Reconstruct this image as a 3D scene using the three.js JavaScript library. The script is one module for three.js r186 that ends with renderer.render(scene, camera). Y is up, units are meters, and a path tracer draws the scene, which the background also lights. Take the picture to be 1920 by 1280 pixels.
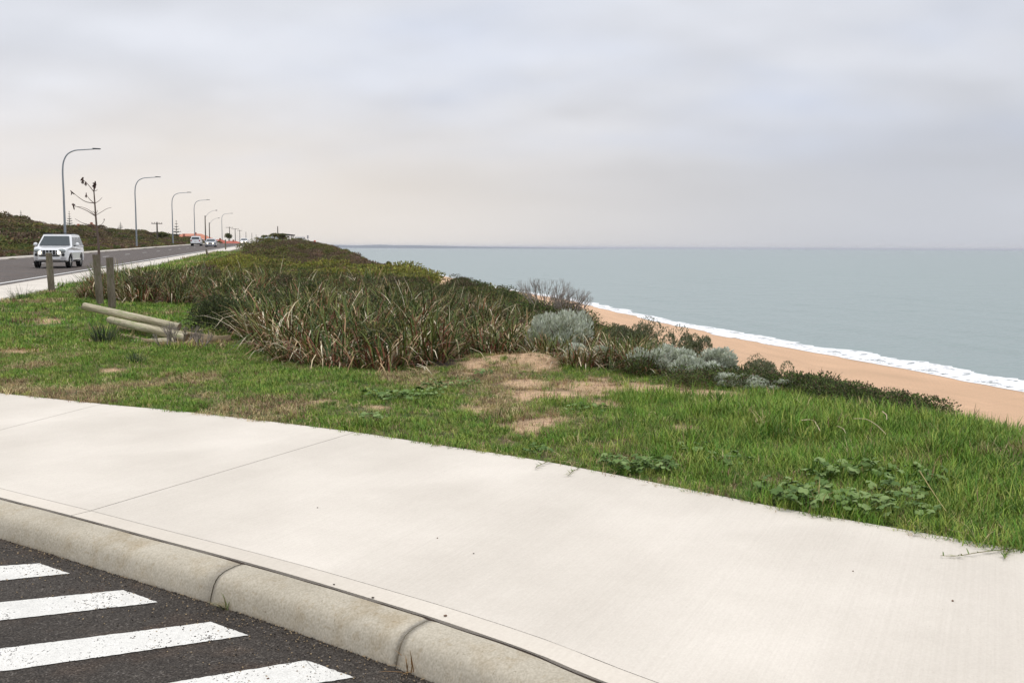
import * as THREE from 'three';
import { mergeGeometries } from 'three/addons/utils/BufferGeometryUtils.js';

// ---------------------------------------------------------------- camera, sky, sun, exposure
const scene = new THREE.Scene();
const EYE = 1.62, FPX = 1884, SEA = -10.5;
const camera = new THREE.PerspectiveCamera(2 * Math.atan(640 / FPX) * 180 / Math.PI, 1024 / 682, 0.1, 90000);
camera.position.set(0, EYE, 0);
camera.rotation.order = 'YXZ';
camera.rotation.set(-Math.atan((640 - 463.6) / FPX), 0, 0.0043);
camera.updateMatrixWorld();
const renderer = new THREE.WebGLRenderer({ antialias: true });
renderer.toneMapping = THREE.LinearToneMapping;
renderer.toneMappingExposure = 1.0;
renderer.shadowMap.enabled = true;

function mul(seed) { let a = seed >>> 0; return () => { a = (a + 0x6D2B79F5) | 0; let t = Math.imul(a ^ (a >>> 15), 1 | a); t = (t + Math.imul(t ^ (t >>> 7), 61 | t)) ^ t; return ((t ^ (t >>> 14)) >>> 0) / 4294967296; }; }
const R = mul(20240);
const rr = (a, b, r = R) => a + (b - a) * r();
const clamp = (x, a = 0, b = 1) => Math.min(b, Math.max(a, x));
const sst = (a, b, x) => { const t = clamp((x - a) / (b - a)); return t * t * (3 - 2 * t); };
const mix = (a, b, t) => a + (b - a) * t;
function h2(ix, iy) { let h = (Math.imul(ix, 374761393) + Math.imul(iy, 668265263)) | 0; h = Math.imul(h ^ (h >>> 13), 1274126177); return ((h ^ (h >>> 16)) >>> 0) / 4294967296; }
function noise(x, y) { const ix = Math.floor(x), iy = Math.floor(y), fx = x - ix, fy = y - iy, sx = fx * fx * (3 - 2 * fx), sy = fy * fy * (3 - 2 * fy); return mix(mix(h2(ix, iy), h2(ix + 1, iy), sx), mix(h2(ix, iy + 1), h2(ix + 1, iy + 1), sx), sy); }
function fbm(x, y, o = 4) { let s = 0, a = 0.5, n = 0; for (let i = 0; i < o; i++) { s += a * noise(x, y); n += a; x = x * 2.03 + 17.1; y = y * 2.03 + 9.7; a *= 0.5; } return s / n; }
const lin = (r, g, b) => [r, g, b].map(c => { c /= 255; return c <= 0.04045 ? c / 12.92 : Math.pow((c + 0.055) / 1.055, 2.4); });

// overcast sky: a cloud deck that brightens towards the zenith, creamy over the land, blue-grey over the sea
{
  const W = 1024, H = 512, data = new Float32Array(W * H * 4);
  const cream = lin(239, 231, 222), grey = lin(203, 206, 213), lav = lin(226, 229, 237), blue = lin(195, 203, 220);
  for (let j = 0; j < H; j++) {
    const el = ((j + 0.5) / H - 0.5) * Math.PI, y = Math.sin(el), c = Math.cos(el);
    for (let i = 0; i < W; i++) {
      const az = ((i + 0.5) / W - 0.5) * 2 * Math.PI, dx = Math.cos(az) * c, dz = Math.sin(az) * c;
      const yy = Math.max(y, 0), k = 1 / (yy + 0.24);
      const px = dx * k, pz = dz * k;
      const n1 = fbm(px * 0.8 + 3.1, pz * 1.5 + 7.7, 5), n2 = fbm(px * 1.9 + 31.7, pz * 3.2 + 11.3, 5), n3 = fbm(px * 0.3 - 5.5, pz * 0.5 + 40.2, 3), n4 = fbm(px * 4.2 + 12.2, pz * 6.0 + 3.9, 4);
      const land = sst(0.42, -0.32, dx);                       // land lies to the left of the view
      const low = [0, 1, 2].map(q => mix(grey[q], cream[q], land));
      const high = [0, 1, 2].map(q => mix(lav[q], blue[q], sst(0.40, 0.62, n1 * 0.55 + n2 * 0.25 + n3 * 0.2 + dx * 0.16)));
      const up = sst(0.03, 0.19, yy + (n2 - 0.5) * 0.06);
      const bright = 1 + 0.62 * sst(0.1, 1.0, yy) + (n2 - 0.5) * 0.28 * sst(0.02, 0.12, yy) + (n1 - 0.5) * 0.16 + (n4 - 0.5) * 0.2 * sst(0.04, 0.14, yy);
      const o = (j * W + i) * 4;
      for (let q = 0; q < 3; q++) data[o + q] = mix(low[q], high[q], up) * bright;
      data[o + 3] = 1;
    }
  }
  const t = new THREE.DataTexture(data, W, H, THREE.RGBAFormat, THREE.FloatType);
  t.mapping = THREE.EquirectangularReflectionMapping; t.magFilter = THREE.LinearFilter; t.minFilter = THREE.LinearFilter; t.needsUpdate = true;
  scene.background = t; scene.environment = t;
}
const sun = new THREE.DirectionalLight(new THREE.Color().setRGB(1, 0.95, 0.87), 1.2);
sun.position.set(32, 100, 0); sun.target.position.set(0, 0, -20);
sun.castShadow = true; sun.shadow.radius = 45; sun.shadow.mapSize.set(2048, 2048);
Object.assign(sun.shadow.camera, { left: -90, right: 90, top: 90, bottom: -90, near: 1, far: 400 });
scene.add(sun, sun.target);

scene.fog = new THREE.FogExp2(new THREE.Color().setRGB(0.55, 0.56, 0.6), 0.00006);
// ---------------------------------------------------------------- helpers
const V3 = THREE.Vector3;
// a photo pixel gives a direction; the level (or depth) of what it touches gives the distance
function ray(px, py) { return new V3((px - 960) / FPX, -(py - 640) / FPX, -1).applyQuaternion(camera.quaternion); }
function G(px, py, level = 0) { const r = ray(px, py), s = (level - EYE) / r.y; return { x: r.x * s, d: -r.z * s }; }
function P(px, py, d) { const r = ray(px, py), s = d / -r.z; return new V3(r.x * s, EYE + r.y * s, -d); }
const taken = {};
function numbered(n) { const k = taken[n] = (taken[n] ?? -1) + 1; return k ? n + '_' + String(k).padStart(3, '0') : n; }
function shade(o) { o.traverse(m => { if (m.isMesh) { m.castShadow = m.receiveShadow = true; } }); return o; }
function tag(o, label, category, group) { o.userData.label = label; o.userData.category = category; if (group) o.userData.group = group; return o; }
function thing(name, label, category, pos = [0, 0, 0], turn = 0, group) { const o = new THREE.Group(); o.name = numbered(name); o.position.set(...pos); o.rotation.y = turn; tag(o, label, category, group); scene.add(o); return o; }
function part(name, geo, m, parent) { const o = new THREE.Mesh(geo, m); o.name = name; o.castShadow = o.receiveShadow = true; parent.add(o); return o; }
function struct(name, geo, m) { const o = geo ? new THREE.Mesh(geo, m) : new THREE.Group(); o.name = numbered(name); o.userData.kind = 'structure'; o.castShadow = o.receiveShadow = true; scene.add(o); return o; }
function dup(o, pos, turn, scale, label, group) { const c = o.clone(); c.name = numbered(o.name.replace(/_\d{3}$/, '')); c.position.set(...pos); c.rotation.y = turn; if (scale) typeof scale === 'number' ? c.scale.setScalar(scale) : c.scale.set(...scale); c.userData = { ...o.userData }; if (label) c.userData.label = label; if (group) c.userData.group = group; scene.add(c); return c; }
const std = (c, rough = 0.9, extra = {}) => new THREE.MeshStandardMaterial({ color: Array.isArray(c) ? new THREE.Color().setRGB(...c) : c, roughness: rough, side: THREE.DoubleSide, ...extra });
function geoFrom(pos, idx, uv, col) { const g = new THREE.BufferGeometry(); g.setAttribute('position', new THREE.Float32BufferAttribute(pos, 3)); if (uv) g.setAttribute('uv', new THREE.Float32BufferAttribute(uv, 2)); if (col) g.setAttribute('color', new THREE.Float32BufferAttribute(col, 3)); if (idx) g.setIndex(idx); g.computeVertexNormals(); return g; }
function texture(n, fn, srgb = true, rep = 1) { const data = new Uint8Array(n * n * 4); for (let j = 0; j < n; j++) for (let i = 0; i < n; i++) { const v = fn(i / n, j / n, i, j), o = (j * n + i) * 4; data[o] = clamp(v[0]) * 255; data[o + 1] = clamp(v[1]) * 255; data[o + 2] = clamp(v[2]) * 255; data[o + 3] = v[3] === undefined ? 255 : clamp(v[3]) * 255; } const t = new THREE.DataTexture(data, n, n); t.wrapS = t.wrapT = THREE.RepeatWrapping; t.magFilter = THREE.LinearFilter; t.minFilter = THREE.LinearMipmapLinearFilter; t.generateMipmaps = true; if (srgb) t.colorSpace = THREE.SRGBColorSpace; t.repeat.set(rep, rep); t.needsUpdate = true; return t; }
// noise that tiles on a unit square
function tnoise(u, v, f, s = 0) { const x = u * f, y = v * f, ix = Math.floor(x), iy = Math.floor(y), fx = x - ix, fy = y - iy, sx = fx * fx * (3 - 2 * fx), sy = fy * fy * (3 - 2 * fy), m = q => ((q % f) + f) % f, k = (a, b) => h2(m(a) + s * 131, m(b) + s * 57); return mix(mix(k(ix, iy), k(ix + 1, iy), sx), mix(k(ix, iy + 1), k(ix + 1, iy + 1), sx), sy); }
function tfbm(u, v, f, o = 4, s = 0) { let a = 0.5, r = 0, n = 0; for (let i = 0; i < o; i++) { r += a * tnoise(u, v, f, s + i); n += a; a *= 0.55; f *= 2; } return r / n; }
function tube(pts, r0, r1, seg = 8, rad = 6) { const c = new THREE.CatmullRomCurve3(pts), g = new THREE.TubeGeometry(c, seg, 1, rad, false), p = g.attributes.position; const fr = []; for (let i = 0; i <= seg; i++) fr.push(c.getPointAt(i / seg)); for (let i = 0; i <= seg; i++) for (let j = 0; j <= rad; j++) { const k = i * (rad + 1) + j, r = mix(r0, r1, i / seg), o = fr[i]; p.setXYZ(k, o.x + (p.getX(k) - o.x) * r, o.y + (p.getY(k) - o.y) * r, o.z + (p.getZ(k) - o.z) * r); } g.computeVertexNormals(); return g; }
const v3 = (x, y, z) => new V3(x, y, z);

// coast axes: u runs seawards, t runs along the coast away from the camera; d is depth (-z)
const AN = Math.atan(0.22), CA = Math.cos(AN), SA = Math.sin(AN);
const toU = (x, d) => CA * x + SA * d, toT = (x, d) => -SA * x + CA * d;
const fromUT = (u, t) => ({ x: CA * u - SA * t, d: SA * u + CA * t });

// plan curves of the kerb line and of the lawn edge of the concrete path
function curve2(pix, ext0, ext1) { const p = pix.map(([a, b]) => G(a, b)); const f = (a, b, l) => { const dx = a.x - b.x, dd = a.d - b.d, q = Math.hypot(dx, dd); return { x: a.x + dx / q * l, d: a.d + dd / q * l }; }; p.unshift(f(p[0], p[2], ext0)); p.push(f(p[p.length - 1], p[p.length - 3], ext1)); const c = new THREE.CatmullRomCurve3(p.map(q => v3(q.x, 0, -q.d)), false, 'centripetal'); c.arcLengthDivisions = 600; return c; }
const kerbCurve = curve2([[0, 934], [125, 966], [281, 1008], [440, 1050], [551, 1081], [697, 1125], [804, 1158], [1000, 1226], [1110, 1272]], 9, 6);
const lawnCurve = curve2([[0, 737], [190, 757], [330, 770], [480, 787], [665, 810], [830, 835], [1000, 861], [1150, 889], [1300, 919], [1480, 955], [1600, 976], [1750, 1002], [1920, 1032]], 9, 7);
const lawnPts = lawnCurve.getSpacedPoints(160).map(p => [p.x, -p.z]);
function lawnSide(x, d) {            // signed distance to the lawn edge, positive on the lawn
  let best = 1e9, sgn = 1;
  for (let i = 0; i < lawnPts.length - 1; i++) {
    const [ax, ad] = lawnPts[i], [bx, bd] = lawnPts[i + 1], ex = bx - ax, ed = bd - ad, wx = x - ax, wd = d - ad;
    let q = (wx * ex + wd * ed) / (ex * ex + ed * ed); if (i > 0 && q < 0) q = 0; if (i < lawnPts.length - 2 && q > 1) q = 1;
    const cx = wx - ex * q, cd = wd - ed * q, m = cx * cx + cd * cd;
    if (m < best) { best = m; sgn = (ex * wd - ed * wx) > 0 ? 1 : -1; }
  }
  return Math.sqrt(best) * sgn;
}

// ---------------------------------------------------------------- terrain
const smax = (a, b, k) => { const h = clamp(0.5 + 0.5 * (a - b) / k); return mix(b, a, h) + k * h * (1 - h); };
function plane(d) { const dd = d < 240 ? d : 240 + 70 * (1 - Math.exp(-(d - 240) / 70)); let y = smax(0, -0.1 + 0.0091 * dd, 0.12) - 0.03; if (d > 420) y -= (d - 420) * 0.0025; return Math.max(y, -2); }
const sandSpots = [[960, 682, 95, 17], [1010, 686, 40, 14], [890, 690, 45, 10], [1110, 724, 70, 17], [1230, 730, 105, 15], [1330, 742, 75, 12], [985, 718, 45, 9], [900, 768, 60, 8], [1015, 795, 62, 20], [1135, 757, 38, 8], [1070, 738, 50, 8], [1290, 808, 30, 6], [95, 610, 40, 5], [620, 755, 50, 5], [990, 740, 60, 10], [700, 765, 30, 4], [215, 695, 40, 4], [40, 660, 50, 7]].map(([px, py, w, h]) => { const c = G(px, py), a = G(px, py - h), b = G(px, py + h); return [c.x, c.d, w * c.d / FPX, Math.max((a.d - b.d) / 2, 0.15)]; });
function sandMask(x, d) { let m = 0; const w = (fbm(x * 2.3 + 5, d * 2.3, 3) - 0.5) * 1.5 + (fbm(x * 9, d * 9, 2) - 0.5) * 0.8; for (const [cx, cd, rx, rd] of sandSpots) { const q = Math.hypot((x - cx) / rx, (d - cd) / rd) + w; m = Math.max(m, 1 - sst(0.45, 1.15, q)); } return m; }
const mound = (x, d, px, py, rx, rd, h) => { const c = G(px, py); return h * Math.exp(-(((x - c.x) / rx) ** 2) - ((d - c.d) / rd) ** 2); };
function uEdge(t) { return 6.1 + 0.6 * (fbm(t * 0.07 + 3.3, 1.7, 3) - 0.5) * 2 + 0.25 * sst(14, 22, t) + 0.3 * sst(24, 30, t) - 1.3 * sst(33, 38, t) + 1.0 * sst(46, 60, t) + sst(80, 160, t) * 0.3 + 0.75 * sst(12.5, 9, t); }
function beachY(u, t) { const v = 61.5 - u + 1.6 * Math.sin(t * 0.035) + 2.2 * (fbm(t * 0.02, 4.4, 2) - 0.5); return SEA + (v > 0 ? v * 0.05 + 0.5 * sst(8, 22, v) : v * 0.09); }
function ground(x, d) {
  const u = toU(x, d), t = toT(x, d);
  let y = plane(d);
  if (u > -7.6) {
    const near = 1 - sst(30, 60, d);
    y += (fbm(x * 0.35 + 9, d * 0.35, 3) - 0.5) * 0.16 * sst(8, 15, d) + (fbm(x * 0.06, d * 0.06, 3) - 0.62) * 1.0 * (1 - near) * sst(-6, 0, u);
    y += mound(x, d, 940, 683, 0.75, 0.5, 0.13) + mound(x, d, 1010, 686, 0.3, 0.3, 0.1) + mound(x, d, 270, 640, 0.7, 0.7, 0.17) + mound(x, d, 1500, 800, 1.3, 0.8, 0.07) + mound(x, d, 1830, 840, 0.8, 0.8, 0.1);
    const s = u - uEdge(t) - 0.3, k = 0.35 + 0.65 * sst(8, 20, t);
    if (s > -1.6) { const q = s + 1.6; y -= q < 3.2 ? q * q * 0.125 : 1.28 + (q - 3.2) * 0.8; }
    const b = beachY(u, t);
    y = u < 6 ? y : smax(y, b, 0.8) ;
    if (u > 30) y = b;
    y += (fbm(x * 1.7, d * 1.7, 3) - 0.5) * 0.05 * (d < 60 ? 1 : 0);
  } else if (u < -20.9) {
    const s = -u - 21.5;
    const top = 2.9 + 1.5 * Math.exp(-(((t - 152) / 34) ** 2)) - 1.3 * sst(300, 420, t);
    y += 0.12 + top * sst(1, 24, s) * (1 - 0.75 * sst(27, 42, s)) * (0.86 + 0.28 * (fbm(u * 0.07, t * 0.04 + 8, 3))) + (fbm(u * 0.2 + 3, t * 0.2, 3) - 0.5) * 0.8 * sst(2, 9, s);
  }
  return y;
}
function terrainY(x, d) {
  const u = toU(x, d), t = toT(x, d); let y = ground(x, d);
  if (u > -21.1 && u < -7.75) y = plane(d) - 0.12;
  if (d < 16 && x < 10) { const s = lawnSide(x, d); y = s < -0.06 ? Math.min(y, mix(-0.02, -0.32, sst(-0.06, -0.2, s))) : mix(-0.015, y, sst(0, 0.35, s)); }
  return y;
}
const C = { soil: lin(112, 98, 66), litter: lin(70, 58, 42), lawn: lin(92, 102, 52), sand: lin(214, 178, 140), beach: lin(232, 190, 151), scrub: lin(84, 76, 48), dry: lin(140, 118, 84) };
const cmix = (a, b, t) => [mix(a[0], b[0], t), mix(a[1], b[1], t), mix(a[2], b[2], t)];
// the field of strap-leaved plants (plan polygon in x, d)
const reedPoly = [[168, 566], [215, 577], [400, 576], [452, 606], [505, 660], [560, 688], [700, 692], [845, 692], [905, 672], [1000, 672], [1060, 690], [1190, 702], [1245, 708]].map(([a, b]) => { const g = G(a, b); return [g.x, g.d]; });
{ const a = reedPoly; for (const t of [13, 18, 24, 30, 36]) { const q = fromUT(uEdge(t) + 0.3, t); a.push([q.x, q.d]); } a.push([-2.5, 36], [-7, 37], [-11, 40], [-16, 40]); }
function inPoly(x, y, p) { let c = false; for (let i = 0, j = p.length - 1; i < p.length; j = i++) if ((p[i][1] > y) !== (p[j][1] > y) && x < (p[j][0] - p[i][0]) * (y - p[i][1]) / (p[j][1] - p[i][1]) + p[i][0]) c = !c; return c; }
{
  const axis = (lo, fineLo, fineHi, hi, step, grow) => { const a = []; for (let x = fineLo; x <= fineHi; x += step) a.push(x); let s = step, x = fineHi; while (x < hi) { s = Math.min(s * grow, 400); x += s; a.push(x); } s = step; x = fineLo; while (x > lo) { s = Math.min(s * grow, 400); x -= s; a.unshift(x); } return a; };
  const xs = axis(-3500, -12, 7, 900, 0.13, 1.055), ds = axis(-60, 4.5, 17.5, 9000, 0.13, 1.045);
  const pos = [], idx = [], uv = [], col = [], nx = xs.length;
  for (const d of ds) for (const x of xs) {
    const y = terrainY(x, d), u = toU(x, d), t = toT(x, d);
    pos.push(x, y, -d); uv.push(x, d);
    let c;
    const sm = d < 40 && u > -9 ? sandMask(x, d) : 0;
    if (u < -20) c = cmix(C.scrub, C.dry, sst(0.5, 0.75, fbm(x * 0.12, d * 0.12, 4)) * 0.8);
    else if (y < -7.3 || u > 22) c = C.beach;
    else {
      c = cmix(C.lawn, C.soil, sst(0.38, 0.62, fbm(x * 0.9, d * 0.9, 4)));
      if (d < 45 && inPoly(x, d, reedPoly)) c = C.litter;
      else if (d > 45 && u > -5) c = cmix(C.scrub, C.dry, sst(0.45, 0.7, fbm(x * 0.2, d * 0.2, 4)));
      if (u > uEdge(t) - 0.8) c = cmix(c, C.scrub, 0.8);
      c = cmix(c, C.sand, sm);
      c = cmix(c, C.beach, sst(-4, -7.3, y));
    }
    const k = (0.88 + 0.24 * fbm(x * 3.1, d * 3.1, 3)) * (u > 22 ? 0.9 + 0.2 * fbm(x * 0.25, d * 0.25, 4) : 1); col.push(c[0] * k, c[1] * k, c[2] * k);
  }
  for (let j = 0; j < ds.length - 1; j++) for (let i = 0; i < nx - 1; i++) { const a = j * nx + i; idx.push(a, a + 1, a + nx, a + 1, a + nx + 1, a + nx); }
  const grain = texture(512, (u, v) => { const f = tfbm(u, v, 24, 4, 3), q = tnoise(u, v, 256, 9), s = tnoise(u, v, 128, 5); const k = 0.72 + 0.36 * f + (q - 0.5) * 0.3 + (s > 0.86 ? -0.12 : 0); return [k, k, k]; }, true, 1 / 1.3);
  const bump = texture(512, (u, v) => { const k = 0.6 * tfbm(u, v, 10, 5, 4) + 0.4 * tnoise(u, v, 170, 2); return [k, k, k]; }, false, 1 / 1.7);
  const g = geoFrom(pos, idx, uv, col); // x right, d away: up-facing
  const m = std([1, 1, 1], 0.97, { vertexColors: true, map: grain, bumpMap: bump, bumpScale: 0.03 });
  struct('terrain', g, m);
}
function onPix(px, py) { let g = G(px, py); for (let i = 0; i < 12; i++) { const n = G(px, py, Math.min(terrainY(g.x, g.d), 1.2)); g = { x: mix(g.x, n.x, 0.6), d: mix(g.d, n.d, 0.6) }; } return g; }
const onGround = (x, d) => [x, terrainY(x, d), -d];

// ---------------------------------------------------------------- sea, foam, far shore
{
  const wave = texture(1024, (u, v) => { let k = 0.5 * tfbm(u, v * 1, 10, 5, 21); k += 0.3 * tnoise(u, v, 7, 3) + 0.2 * tfbm(u, v, 60, 3, 8); return [k, k, k]; }, false);
  const g = new THREE.PlaneGeometry(140000, 90000, 1, 1); g.rotateX(-Math.PI / 2); const uvA = g.attributes.uv, pA = g.attributes.position; for (let i = 0; i < uvA.count; i++) uvA.setXY(i, pA.getX(i) / 46 * 0.6, pA.getZ(i) / 46);
  const m = new THREE.MeshPhysicalMaterial({ color: new THREE.Color().setRGB(...lin(136, 149, 145)), roughness: 0.3, bumpMap: wave, bumpScale: 1.4, ior: 1.33, side: THREE.DoubleSide });
  const s = struct('sea', g, m); s.position.set(20000, SEA, -30000); s.castShadow = false;
  // low swell running in to the beach: real relief on the water near the shore
  const pos = [], idx = [], uv = [], us = [], ts = []; for (let u = 61, k = 0.55; u < 420; u += k, k *= 1.018) us.push(u); for (let t = -20, k = 0.9; t < 900; t += k, k *= 1.014) ts.push(t);
  for (const t of ts) for (const u of us) { const q = fromUT(u, t), ph = u + 5 * fbm(u * 0.02, t * 0.03, 3) + 2.5 * fbm(t * 0.12, u * 0.05, 2), a = 0.25 + 1.2 * sst(0.4, 0.7, fbm(u * 0.035 + 3, t * 0.018, 3)); const w = Math.pow(0.5 + 0.5 * Math.sin(ph * 0.52), 2.2) * 0.17 + Math.pow(0.5 + 0.5 * Math.sin(ph * 0.83 + t * 0.05), 2) * 0.08 + 0.10 * fbm(u * 0.5, t * 0.35, 3); const fade = sst(61, 66, u) * sst(418, 300, u) * sst(900, 700, t); pos.push(q.x, SEA + 0.012 + w * a * fade, -q.d); uv.push(q.x / 46 * 0.6, -q.d / 46); }
  const nu = us.length; for (let j = 0; j < ts.length - 1; j++) for (let i = 0; i < nu - 1; i++) { const a = j * nu + i; idx.push(a, a + 1, a + nu, a + 1, a + nu + 1, a + nu); }
  struct('sea', geoFrom(pos, idx, uv), m); console.log('swell', pos.length / 3);
}
{
  const pos = [], uv = [], idx = [], NA = 10; let n = 0;
  for (let t = 15; t < 1400; t += t < 160 ? 0.5 : t < 400 ? 1.5 : 6) {
    let a = 61.5 + 1.6 * Math.sin(t * 0.035) + 2.2 * (fbm(t * 0.02, 4.4, 2) - 0.5);
    const inn = a - 1.5 + 1.6 * (fbm(t * 0.11, 7.7, 3) - 0.5) * 2 + 0.5 * Math.abs(Math.sin(t * 0.21 + 2 * noise(t * 0.05, 1)));
    const out = a + 3.0 + 2.6 * sst(170, 60, t) - 1.2 * sst(120, 300, t) + (fbm(t * 0.16, 9.1, 5) - 0.5) * 5 + (noise(t * 1.3, 5) - 0.5) * 0.9;
    for (let k = 0; k <= NA; k++) { const u = mix(inn, Math.max(out, inn + 1.2), k / NA), q = fromUT(u, t); const y = Math.max(SEA + 0.03, beachY(u, t) + 0.03) + 0.10 * Math.sin(Math.PI * k / NA) * (0.5 + fbm(u * 0.8, t * 0.5, 3)); pos.push(q.x, y, -q.d); uv.push(u / 9, t / 9); }
    n++;
  }
  for (let j = 0; j < n - 1; j++) for (let k = 0; k < NA; k++) { const a = j * (NA + 1) + k; idx.push(a, a + 1, a + NA + 1, a + 1, a + NA + 2, a + NA + 1); }
  const lace = texture(1024, (u, v) => { const f = tfbm(u, v, 9, 5, 41), r = Math.abs(tfbm(u, v, 12, 4, 61) - 0.5) * 2, k = f + 0.25 - r * 0.16; const a = sst(0.44, 0.64, k + (tnoise(u, v, 120, 4) - 0.5) * 0.1); return [a, a, a]; }, false);
  const fb = texture(512, (u, v) => { const k = tfbm(u, v, 30, 4, 15); return [k, k, k]; }, false);
  const f = struct('sea_foam', geoFrom(pos, idx, uv), std(lin(238, 238, 236), 0.8, { alphaMap: lace, transparent: true, bumpMap: fb, bumpScale: 0.12 })); f.userData.kind = 'stuff'; tag(f, 'white foam of the breaking wave along the orange beach', 'foam');
  f.castShadow = false;
}
{ // low headland on the horizon
  const pos = [], idx = []; let n = 0; const D = 9500;
  for (let px = 560; px <= 1130; px += 4) { const x = (px - 960) / FPX * D, h = (20 + 14 * fbm(px * 0.02, 3, 4)) * (px < 760 ? 1 : Math.max(0.0, 1 - (px - 760) / 400)) ; for (const [yy, dd] of [[SEA - 2, 0], [SEA + h * 0.8, 20], [SEA + h, 300], [SEA - 2, 700]]) pos.push(x, yy, -(D + dd)); n++; }
  for (let j = 0; j < n - 1; j++) for (let k = 0; k < 3; k++) { const a = j * 4 + k; idx.push(a, a + 4, a + 1, a + 1, a + 4, a + 5); }
  struct('headland', geoFrom(pos, idx), std(lin(120, 126, 132), 1));
}

// ---------------------------------------------------------------- concrete path, kerb, car park
const asphaltMap = texture(1024, (u, v) => { const f = tfbm(u, v, 6, 4, 2), a = tnoise(u, v, 340, 1), b = tnoise(u, v, 190, 6), c = tnoise(u, v, 260, 12); let k = 0.13 + 0.10 * f + (a - 0.5) * 0.24 + (b > 0.75 ? (b - 0.75) * 0.8 : 0); const br = sst(0.5, 0.8, tfbm(u, v, 9, 3, 33)) * 0.03; const w = c > 0.92 ? 0.16 : 0; return [k + br + w + 0.03, k + br * 0.4 + 0.004 + w * 0.95, k - 0.026 + w * 0.8]; });
const asphaltBump = texture(1024, (u, v) => { const k = 0.5 * tnoise(u, v, 260, 1) + 0.5 * tnoise(u, v, 130, 6); return [k, k, k]; }, false);
const withRep = (t, r) => { const c = t.clone(); c.repeat.set(r, r); c.needsUpdate = true; return c; };
const asphalt = std([1, 1, 1], 0.94, { map: withRep(asphaltMap, 1 / 1.6), bumpMap: withRep(asphaltBump, 1 / 1.6), bumpScale: 0.006 });
const concMap = texture(1024, (u, v) => { const br = tnoise(u * 1, v * 0, 512, 3) * 0.5 + tnoise(u, v * 0.5, 256, 5) * 0.5, f = tfbm(u, v, 3, 5, 8), s = tnoise(u, v, 400, 7), sp = tnoise(u, v, 300, 17); const k = 0.817 + (br - 0.5) * 0.03 + (f - 0.5) * 0.10 + (s - 0.5) * 0.03 - (sp > 0.985 ? 0.1 : 0); return [k + 0.02, k - 0.016, k - 0.072]; });
const concBump = texture(1024, (u, v) => { const k = 0.75 * tnoise(u, v * 0.03, 200, 3) + 0.25 * tnoise(u, v, 300, 5); return [k, k, k]; }, false);
const conc = std([1, 1, 1], 0.88, { map: withRep(concMap, 1 / 2.4), bumpMap: withRep(concBump, 1 / 1.2), bumpScale: 0.0016 });
const concSmooth = std([1, 1, 1], 0.82, { map: withRep(concMap, 1 / 3.3), color: new THREE.Color().setRGB(1.0, 0.99, 0.97) });
const JD = (() => { const a = G(130, 962), b = G(665, 810), q = Math.hypot(b.x - a.x, b.d - a.d); return [(b.x - a.x) / q, (b.d - a.d) / q]; })();
const cuv = (x, d) => [x * JD[1] - d * JD[0], x * JD[0] + d * JD[1]];
function nearestT(c, px, py) { const g = G(px, py); let b = 1e9, r = 0; for (let i = 0; i <= 2000; i++) { const p = c.getPointAt(i / 2000), m = (p.x - g.x) ** 2 + (p.z + g.d) ** 2; if (m < b) { b = m; r = i / 2000; } } return r; }
const kNorm = s => { const tg = kerbCurve.getTangentAt(clamp(s, 0, 1)); return [tg.z, -tg.x]; };    // in x, z; points from the kerb towards the lawn
const kOff = (s, w) => { const p = kerbCurve.getPointAt(clamp(s, 0, 1)), [nx, nz] = kNorm(s); return [p.x + nx * w, p.z + nz * w]; };
{ const p = kOff(0.5, 1), q = kerbCurve.getPointAt(0.5); if (-p[1] < -q.z) console.log('kerb normal flipped'); }
function slab(inner, outer, n, m, top, thick, chamfer) { // inner(f), outer(f) -> [x, z]; closed block with chamfered rim
  const pos = [], uv = [], idx = [], ring = [];
  const put = (x, y, z) => { pos.push(x, y, z); uv.push(...cuv(x, -z)); return pos.length / 3 - 1; };
  const grid = []; for (let i = 0; i <= n; i++) { grid.push([]); for (let j = 0; j <= m; j++) { const a = inner(i / n), b = outer(i / n), f = j / m; grid[i].push(put(mix(a[0], b[0], f), top, mix(a[1], b[1], f))); } }
  for (let i = 0; i < n; i++) for (let j = 0; j < m; j++) idx.push(grid[i][j], grid[i + 1][j], grid[i][j + 1], grid[i + 1][j], grid[i + 1][j + 1], grid[i][j + 1]);
  for (let i = 0; i <= n; i++) ring.push(grid[i][0]); for (let j = 1; j <= m; j++) ring.push(grid[n][j]); for (let i = n - 1; i >= 0; i--) ring.push(grid[i][m]); for (let j = m - 1; j > 0; j--) ring.push(grid[0][j]);
  const low = ring.map((k, q) => { const a = ring[(q + ring.length - 1) % ring.length], b = ring[(q + 1) % ring.length]; const dx = pos[b * 3] - pos[a * 3], dz = pos[b * 3 + 2] - pos[a * 3 + 2], l = Math.hypot(dx, dz) || 1, s = chamfer; return [put(pos[k * 3] + dz / l * -s * -1, top - s, pos[k * 3 + 2] - dx / l * s), put(pos[k * 3] + dz / l * s, top - thick, pos[k * 3 + 2] - dx / l * s)]; });
  for (let q = 0; q < ring.length; q++) { const w = (q + 1) % ring.length; idx.push(ring[q], low[q][0], ring[w], ring[w], low[q][0], low[w][0], low[q][0], low[q][1], low[w][0], low[w][0], low[q][1], low[w][1]); }
  return geoFrom(pos, idx, uv);
}
const footpath = struct('footpath'); footpath.name = 'footpath';
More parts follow.
